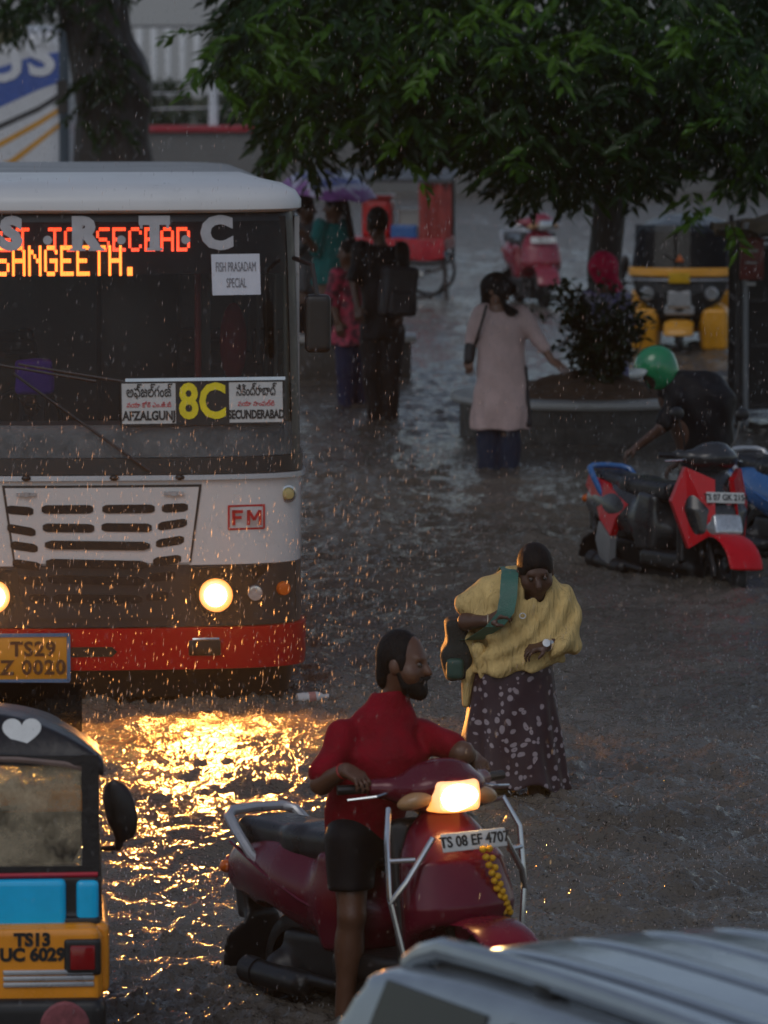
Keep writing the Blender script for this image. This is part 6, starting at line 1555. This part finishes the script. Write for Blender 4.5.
# ------------------------------------------------------------------ vendor cart with its load
def cart():
    s = 72.0; g0 = G(400, 296); root = empty('vendor_cart', g0, R(-8)); tag(root, 'red vendor pushcart on spoked bicycle wheels beyond the people by the bus', 'cart')
    x = lambda px: (px - 400) / s; z = lambda py: (296 - py) / s
    RD = M('cart_red_paint', (.30, .012, .018), .4, var=.25, dirt=.4)
    def spoked(xx, yy, r):
        w = empty('wheel'); w.parent = root; w.location = (xx, yy, r); ax = Matrix.Rotation(R(90), 4, 'X')
        t = MB(); t.tube([(r * math.cos(a), 0, r * math.sin(a)) for a in np.linspace(0, 6.283, 41)[:-1]], .024, 8, closed=True); t.build('tyre', RUBBER, w)
        t = MB()
        for k in range(20): a = k * 2 * math.pi / 20; t.tube([(0, .03 * (-1) ** k, 0), (r * .96 * math.cos(a), 0, r * .96 * math.sin(a))], .004, 4)
        t.lathe([(0, -.06), (.03, -.06), (.03, .06), (0, .06)], 10, ax); t.build('spokes', CHROME, w)
    spoked(x(426), -.45, .34); spoked(x(426), .45, .34); spoked(x(340), -.3, .34)
    tp = SDF(); tp.box((x(392), 0, z(243)), (.78, .52, .06), .03); sdf_obj('counter', tp, RD, root, .018)
    ap = MB(); rg = []
    for zz, o in ((z(237), .0), (z(250), .02), (z(257), .01)): rg.append([Vector((x(392) + xx, -.56 - o - .02 * math.sin(xx * 17), zz + .02 * math.sin(xx * 9))) for xx in np.linspace(-.8, .8, 30)])
    ap.rings(rg, close=False, cap0=False, cap1=False); ap.build('red_apron', M('red_wet_cloth', (.40, .012, .025), .5, var=.25, bump=.3, bscale=20), root)
    fr = MB()
    for xx in (x(336), x(449)):
        for yy in (-.48, .48): fr.tube([(xx, yy, z(262)), (xx, yy, z(178))], .025, 8)
    fr.tube([(x(336), -.48, z(262)), (x(449), -.48, z(262)), (x(449), .48, z(262)), (x(336), .48, z(262))], .022, 8, closed=True); fr.tube([(x(449), -.48, z(262)), (x(452), -.5, z(300))], .03, 8); fr.tube([(x(426), -.45, .34), (x(426), .45, .34)], .02, 8); fr.tube([(x(400), -.45, z(262)), (x(426), -.45, .34), (x(449), -.46, z(266))], .02, 6)
    fr.build('cart_frame', M('dark_cart_steel', (.03, .022, .02), .5), root)
    hs = MB(); rg = []
    for zz in np.linspace(z(182), z(237), 8): rg.append([Vector((xx, -.5 + .04 * math.sin(xx * 23 + zz * 2), zz)) for xx in np.linspace(x(424), x(456), 16)])
    hs.rings(rg, close=False, cap0=False, cap1=False); hs.build('hanging_red_sheet', M('faded_red_sheet', (.26, .035, .03), .6, var=.3, scale=5), root)
    rf = MB(); rf.box((x(392), 0, z(176)), (1.75, 1.15, .05), rot=(R(5), 0, 0)); rf.build('cart_roof', M('cart_tarpaulin', (.06, .06, .065), .5), root)
    T = lambda px, py, dy: g0 + Matrix.Rotation(R(-8), 3, 'Z') @ Vector((x(px), dy, z(py)))
    def item(name, label, cat, px, py, dy, mat, w, d, h, r=.03, lid=None):
        e = empty(name, T(px, py, dy), R(-8)); tag(e, label, cat)
        b_ = SDF(); b_.box((0, 0, h / 2), (w / 2 - r, d / 2 - r, h / 2 - r), r); b_.box((0, 0, h), (w / 2 - .04, d / 2 - .04, h * .5), .01, op='s'); sdf_obj(cat.replace(' ', '_') + '_body', b_, mat, e, .014)
        if lid:
            l = SDF(); l.box((0, 0, h + .015), (w / 2 - .01, d / 2 - .01, .01), .02); sdf_obj('lid', l, lid, e, .012)
        return e
    zt = 238
    item('plastic_drum', 'tall bright red plastic drum on the vendor cart', 'drum', 379, zt, -.1, M('red_plastic', (.42, .008, .012), .3), .42, .4, .56, .08, M('red_plastic_lid', (.38, .01, .015), .3))
    item('plastic_crate', 'blue plastic crate on the vendor cart in front of the white box', 'crate', 408, zt, -.35, M('blue_plastic', (.02, .1, .3), .35), .36, .25, .2, .02)
    item('white_box', 'white box with rounded lid standing on the vendor cart', 'box', 412, zt, .1, M('dull_white_plastic', (.42, .41, .38), .4, dirt=.3), .36, .35, .36, .04, M('dull_white_lid', (.45, .44, .41), .4))
    item('basin', 'pale blue basin hung under the right end of the vendor cart', 'basin', 441, 256, -.4, M('pale_blue_plastic', (.12, .32, .42), .35), .26, .25, .1, .03)
cart()
# ------------------------------------------------------------------ stall of wire mesh at the right edge
def stall():
    g0 = G(760, 425); s = S(425); root = empty('mesh_stall', g0); tag(root, 'dark wire mesh stall with a pale tarp top at the right edge', 'stall')
    x = lambda px: (px - 760) / s; z = lambda py: (425 - py) / s
    fm = M('stall_steel', (.04, .04, .042), .5, metal=.3, dirt=.4, dirtcol=(.06, .03, .02))
    f = MB()
    for px in (737, 800, 860):
        for dy in (0, 1.1): f.box((x(px), dy, z(325)), (.05, .05, 2.1))
    for py in (240, 300, 345, 405): f.box((x(798), 0, z(py)), (1.25, .035, .035)); f.box((x(737), .55, z(py)), (.035, 1.1, .035))
    f.build('stall_frame', fm, root)
    ms = MB()
    for i in range(26): ms.box((x(739) + i * .045, -.002, z(330)), (.006, .006, 1.75))
    for i in range(38): ms.box((x(797), .004, z(418) + i * .046), (1.18, .006, .006))
    for i in range(22): ms.box((x(737), .03 + i * .05, z(330)), (.006, .006, 1.75))
    for i in range(36): ms.box((x(737) + .002, .55, z(418) + i * .048), (.006, 1.1, .006))
    ms.build('wire_mesh', fm, root)
    b = MB(); b.box((x(800), .6, z(330)), (1.1, .9, 1.6)); b.build('stacked_sacks', M('dark_sacking', (.04, .038, .036), .7, var=.4, scale=5, bump=.5), root)
    p = MB(); p.tube([(x(745), -.05, z(425)), (x(744), -.05, z(222))], .028, 8); p.build('pale_post', M('pale_pipe', (.3, .31, .32), .4, dirt=.4), root)
    r = MB(); r.box((x(750), -.09, z(258)), (.24, .09, .42), bevel=.015); r.build('red_sign_box', M('dull_red_box', (.17, .03, .025), .5, var=.4, dirt=.4), root)
    w = MB(); w.box((x(749), -.14, z(283)), (.1, .012, .04)); w.box((x(749), -.14, z(262)), (.12, .012, .02)); w.box((x(749), -.14, z(250)), (.14, .012, .03)); w.build('sign_label', M('label_grey', (.35, .34, .33), .5), root)
    t = MB(); rg = []
    rn = np.random.default_rng(8)
    for yy in np.linspace(-.45, 1.3, 8): rg.append([Vector((xx, yy, z(226) + .06 * math.sin(xx * 7 + yy * 5) + .12 * (xx - x(760)) + rn.normal() * .012)) for xx in np.linspace(x(716), x(880), 18)])
    t.rings(rg, close=False, cap0=False, cap1=False); t.rings([[v + Vector((0, 0, -.03)) for v in r_] for r_ in rg], close=False, cap0=False, cap1=False); t.build('tarp_top', M('pale_brown_tarp', (.28, .21, .13), .55, var=.4, scale=6, bump=.4, bscale=20), root)
stall()
# ------------------------------------------------------------------ silver car, mostly below the frame
def car():
    Y0 = 16.4; p = P(470, 942, Y0); hgt = 1.74
    yaw = R(-27)                                     # its length runs towards the camera and to the right
    root = empty('silver_car', (0, 0, 0), 0); tag(root, 'silver grey car with roof rails and ribbed roof nearest the camera', 'car')
    # local: length along -y (towards camera), x to the right; origin under the far left roof corner
    root.rotation_euler = (0, 0, -yaw)
    SG = M('silver_car_paint', (.32, .36, .40), .22, metal=.5, var=.12, scale=5, coat=.5)
    B = SDF()
    def bodyf(X, Y, Z):
        w = .86 - .19 * np.clip((Z - .95) / .75, 0, 1) ** 1.4
        y1 = .30 - .42 * np.clip((Z - .95) / .75, 0, 1) ** 1.5; y0 = -3.9 + 1.5 * np.clip((Z - .95) / .3, 0, 1)
        y0 = np.where(Z > 1.02, -2.75 - .0 * Z + .5 * np.clip((Z - 1.02) / .7, 0, 1), -3.9)
        top = hgt - .035 - .05 * (X / .7) ** 2 - .03 * np.clip((Y + .6) / .6, 0, 1) ** 2 - .03 * ((Y + 1.2) / 1.2) ** 2
        return np.maximum(np.maximum(np.abs(X) - w, np.maximum(y0 - Y, Y - y1)), np.maximum(.3 - Z, Z - top))
    B.fn(bodyf, (-.87, -3.92, .3), (.87, .32, hgt), k=0)
    for yy in (-.35, -3.05): B.cap((-1, yy, .33), (1, yy, .33), .37, op='s', k=.02)
    body = sdf_obj('car_body', B, SG, root, .022, smooth=4)
    # roof ribs, gutters and rails
    for xx in (-.36, -.13, .1, .33):
        r_ = MB(); r_.tube([(xx, yy, hgt - .034 - .05 * (xx / .7) ** 2 - .03 * ((yy + 1.2) / 1.2) ** 2 - .03 * max(0, (yy + .6) / .6) ** 2) for yy in np.linspace(-.16, -2.2, 22)], [.006] + [.04] * 20 + [.006], 10, flat=.25); r_.build('roof_rib', SG, root)
    for e in (-1, 1):
        xx = e * .60
        zt = lambda yy: hgt - .035 - .05 * (xx / .7) ** 2 - .03 * ((yy + 1.2) / 1.2) ** 2
        pt_ = [(xx, -.10, zt(-.10) - .02), (xx, -.17, zt(-.17) + .012)] + [(xx, yy, zt(yy) + .045) for yy in np.linspace(-.3, -2.0, 12)] + [(xx, -2.2, zt(-2.2) - .0)]
        r_ = MB(); r_.tube(pt_, .034, 10); r_.build('roof_rail', SG, root)
        q = MB(); q.box((xx, -.9, zt(-.9) + .02), (.06, .1, .05), bevel=.01); q.build('rail_foot', BLKPL, root)
        gt = MB(); gt.box((e * .55, -1.1, zt(-.5) - .002), (.1, 1.7, .03)); gt.build('roof_gutter', BLKPL, root)
        wn = MB(); xb, xt = .875, .712
        for y0, y1 in ((-.12, -.75), (-.83, -1.55), (-1.63, -2.35)):
            wn.rings([[Vector((e * xb, y0 + .12, 1.02)), Vector((e * xb, y1, 1.02)), Vector((e * xt, y1, 1.6)), Vector((e * xt, y0 - .05, 1.6))], [Vector((e * (xb - .03), y0 + .12, 1.02)), Vector((e * (xb - .03), y1, 1.02)), Vector((e * (xt - .03), y1, 1.6)), Vector((e * (xt - .03), y0 - .05, 1.6))]])
        wn.build('side_window', M('tinted_glass', (.012, .013, .015), .06), root)
        for yy in (-.35, -3.05):
            w = MB(); ax = Matrix.Translation((e * .76, yy, .33)) @ Matrix.Rotation(R(90), 4, 'Y'); w.lathe([(.2, -.09), (.3, -.1), (.33, -.07), (.33, .07), (.3, .1), (.2, .09)], 28, ax); wo = w.build('wheel', RUBBER, root)
            w = MB(); w.lathe([(0, -.08), (.2, -.085), (.2, .085), (0, .08)], 20, ax); w.build('rim', SILVER, wo)
        l = MB(); l.box((e * .74, .30, .98), (.14, .06, .3), bevel=.02); l.build('tail_lamp', REDLENS, root); l = MB(); l.ell((e * .62, -3.88, .72), (.17, .08, .09)); l.build('headlight', CLEAR, root)
        dh = MB(); dh.box((e * .875, -1.2, .93), (.03, .16, .03), bevel=.01); dh.build('door_handle', SG, root)
    an = MB(); an.box((.18, -1.9, hgt + .01), (.06, .1, .05), bevel=.02); an.build('roof_antenna', BLKPL, root)
    rw = MB(); rw.rings([[Vector((x, .30 - .42 * max(0, (z - .95) / .75) ** 1.5 + .004, z)) for x in (-.6 + .1 * (z - 1), .6 - .1 * (z - 1))] for z in np.linspace(1.02, 1.6, 6)], close=False, cap0=False, cap1=False); rw.build('rear_window', M('tinted_rear_glass', (.012, .013, .015), .06), root)
    # place: the far left roof corner at pixel (392, 944)
    c = P(392, 953, Y0); loc = Vector((c.x, c.y, 0)) - Matrix.Rotation(-yaw, 3, 'Z') @ Vector((-.66 * 1.1, -.1 * 1.1, 0)); root.location = loc; root.scale = (1.1, 1.1, 1.1)
    root.location.z = -.22
car()
# ------------------------------------------------------------------ floating bottle
bt = empty('plastic_bottle', G(311, 702) + Vector((0, 0, .02))); tag(bt, 'clear plastic bottle floating by the front corner of the bus', 'bottle')
ax = align((1, .25, .05), (-.09, 0, 0)); m = MB(); m.lathe([(0, 0), (.034, .004), (.036, .05), (.033, .06), (.036, .07), (.036, .13), (.03, .15), (.014, .175), (.014, .185)], 18, ax); m.build('bottle_body', M('cloudy_plastic', (.5, .5, .5), .15, var=.2), bt)
m = MB(); m.lathe([(0, .205), (.016, .205), (.016, .184), (0, .184)], 12, ax); m.build('cap', M('bottle_cap', (.5, .5, .52), .4), bt)
m = MB(); m.lathe([(.0365, .075), (.0365, .12)], 18, ax, cap=False); m.build('label_sleeve', M('bottle_sleeve', (.35, .16, .14), .4), bt)
# ------------------------------------------------------------------ rain in the air and splashes on the water
def rain():
    rng = np.random.default_rng(77); n = 30000
    Y = 17 + 45 * rng.random(n) ** .9; X = rng.uniform(-.088, .088, n) * Y * 1.15; Z = rng.uniform(0, 1, n) * 6.4
    r = rng.uniform(.0008, .0019, n) * (.6 + Y / 40); ln = r * rng.uniform(2, 9, n)
    k = 4200   # drops crowded before the bus, added to sparkle in its headlamps
    Y[:k] = rng.uniform(28, 34.2, k); X[:k] = rng.uniform(-3.6, .3, k); Z[:k] = rng.uniform(0, 1.9, k) ** 1.15
    sl = rng.normal(.10, .05, n)
    base = np.array([(1, 0, 0), (-.5, .87, 0), (-.5, -.87, 0)])
    V = np.zeros((n, 5, 3)); c = np.stack([X, Y, Z], 1)
    for k in range(3): V[:, k] = c + base[k] * r[:, None]
    V[:, 3] = c + np.stack([sl * ln, 0 * ln, ln], 1); V[:, 4] = c - np.stack([sl * ln, 0 * ln, ln], 1)
    f = np.array([(0, 1, 3), (1, 2, 3), (2, 0, 3), (1, 0, 4), (2, 1, 4), (0, 2, 4)])
    F = (np.arange(n)[:, None, None] * 5 + f[None]).reshape(-1, 3)
    m, N, L, b = new_mat('rain_water'); b.inputs['Base Color'].default_value = (.75, .77, .8, 1); b.inputs['Roughness'].default_value = .15
    tl = N.new('ShaderNodeBsdfTranslucent'); tl.inputs[0].default_value = (.9, .9, .92, 1); tr = N.new('ShaderNodeBsdfTransparent'); m1 = N.new('ShaderNodeMixShader'); m1.inputs[0].default_value = .5
    L.new(b.outputs[0], m1.inputs[1]); L.new(tl.outputs[0], m1.inputs[2]); m2 = N.new('ShaderNodeMixShader'); m2.inputs[0].default_value = .74; L.new(m1.outputs[0], m2.inputs[1]); L.new(tr.outputs[0], m2.inputs[2]); L.new(m2.outputs[0], N['Material Output'].inputs[0])
    o = mesh_np('rain', V.reshape(-1, 3), F, m, smooth=True); tag(o, 'falling raindrops all over the street', 'rain', kind='stuff')
    # splashes: rebound columns and droplets standing up out of the water
    n = 26000; Y = 21 * (72 / 21) ** rng.random(n); X = rng.uniform(-.082, .082, n) * Y; g = np.sin(X * 1.7 + np.sin(Y * .8)) * np.sin(Y * .9 + X) + rng.normal(size=n) * .7
    k = g > -.2; X, Y = X[k], Y[k]; n = len(X); cc = np.stack([X, Y, np.zeros(n)], 1)
    rr = rng.uniform(.0012, .0030, n) * (.7 + Y / 60); hh = rng.uniform(.004, .022, n) * rng.uniform(.4, 1.3, n); z0 = np.where(rng.random(n) < .55, .002, rng.uniform(.01, .04, n))
    W = np.zeros((n, 5, 3))
    for j in range(3): W[:, j] = cc + base[j] * rr[:, None] + np.stack([0 * hh, 0 * hh, z0 + hh * .4], 1)
    W[:, 3] = cc + np.stack([rng.normal(size=n) * .002, 0 * hh, z0 + hh], 1); W[:, 4] = cc + np.stack([0 * hh, 0 * hh, z0 - hh * .1], 1)
    VV = [W.reshape(-1, 3)]; FF = [(np.arange(n)[:, None, None] * 5 + f[None]).reshape(-1, 3)]
    ms = m.copy(); ms.name = 'splash_water'
    for nd in ms.node_tree.nodes:
        if nd.type == 'MIX_SHADER' and abs(nd.inputs[0].default_value - .74) < 1e-3: nd.inputs[0].default_value = .45
    o = mesh_np('rain_splashes', np.concatenate(VV), np.concatenate(FF), ms); tag(o, 'small splashes thrown up by rain on the flood water', 'splash', kind='stuff')
rain()
# ------------------------------------------------------------------ hazy wet air
if HAZE > 0:
    hz = MB(); hz.box((0, 140, 5.0), (352, 372, 13.0)); m, N, L, b = new_mat('rain_haze'); N.remove(b); pv = N.new('ShaderNodeVolumePrincipled'); pv.inputs['Color'].default_value = (.86, .9, .95, 1); pv.inputs['Density'].default_value = HAZE; pv.inputs['Anisotropy'].default_value = .82
    L.new(pv.outputs[0], N['Material Output'].inputs['Volume']); o = hz.build('haze', m, smooth=False); tag(o, kind='stuff')
# ------------------------------------------------------------------ sky, sun, camera
wd = bpy.data.worlds.new('World'); scene.world = wd; wd.use_nodes = True
N, L = wd.node_tree.nodes, wd.node_tree.links; bg = N['Background']
sk = N.new('ShaderNodeTexSky'); sk.sky_type = 'NISHITA'; sk.sun_disc = False; SE, SA = R(48), R(200)
sk.sun_elevation = SE; sk.sun_rotation = SA; sk.air_density = 1.0; sk.dust_density = 1.0; sk.ozone_density = 1.0
hs = N.new('ShaderNodeHueSaturation'); hs.inputs['Saturation'].default_value = .75; L.new(sk.outputs[0], hs.inputs['Color']); L.new(hs.outputs[0], bg.inputs['Color']); bg.inputs['Strength'].default_value = SKY
sl = bpy.data.lights.new('sun', 'SUN'); sl.energy = SUN; sl.angle = R(30); sl.color = (1, .985, .96); so = bpy.data.objects.new('sun', sl); COL.objects.link(so)
# Nishita: rotation 0 = +Y, increasing clockwise seen from above
sd = Vector((math.sin(SA) * math.cos(SE), math.cos(SA) * math.cos(SE), math.sin(SE))); so.rotation_euler = sd.to_track_quat('Z', 'Y').to_euler(); so.location = (0, 0, 40)
# lit scooter headlamp throws light forward
ld = bpy.data.lights.new('scooter_beam', 'SPOT'); ld.energy = SCLAMP; ld.color = (1, .58, .2); ld.spot_size = R(120); ld.spot_blend = .9; ld.shadow_soft_size = .06
lo = bpy.data.objects.new('scooter_beam', ld); COL.objects.link(lo); p = local(SC, (0, -.56, .97)); lo.location = p; lo.rotation_euler = Vector((.5, -.85, -.18)).to_track_quat('-Z', 'Y').to_euler()
cd = bpy.data.cameras.new('camera'); cam = bpy.data.objects.new('camera', cd); COL.objects.link(cam); scene.camera = cam
cam.location = (0, 0, CAMH); cam.rotation_euler = (R(90) - PITCH, 0, 0)
cd.sensor_fit = 'VERTICAL'; cd.sensor_height = 36; cd.lens = FPX / 1024 * 36; cd.clip_start = .5; cd.clip_end = 800
cd.dof.use_dof = True; cd.dof.focus_distance = 28.5; cd.dof.aperture_fstop = cd.lens / 1000 / .042
vs = scene.view_settings; scene.display_settings.display_device = 'sRGB'; vs.view_transform = 'Standard'; vs.look = 'None'; vs.exposure = EXPO; vs.gamma = 1; vs.use_curve_mapping = False
cy = scene.cycles; cy.max_bounces = 8; cy.diffuse_bounces = 3; cy.glossy_bounces = 3; cy.transmission_bounces = 4; cy.transparent_max_bounces = 12; cy.volume_bounces = 1
cy.sample_clamp_indirect = 6; cy.use_denoising = True; cy.caustics_reflective = False; cy.caustics_refractive = False
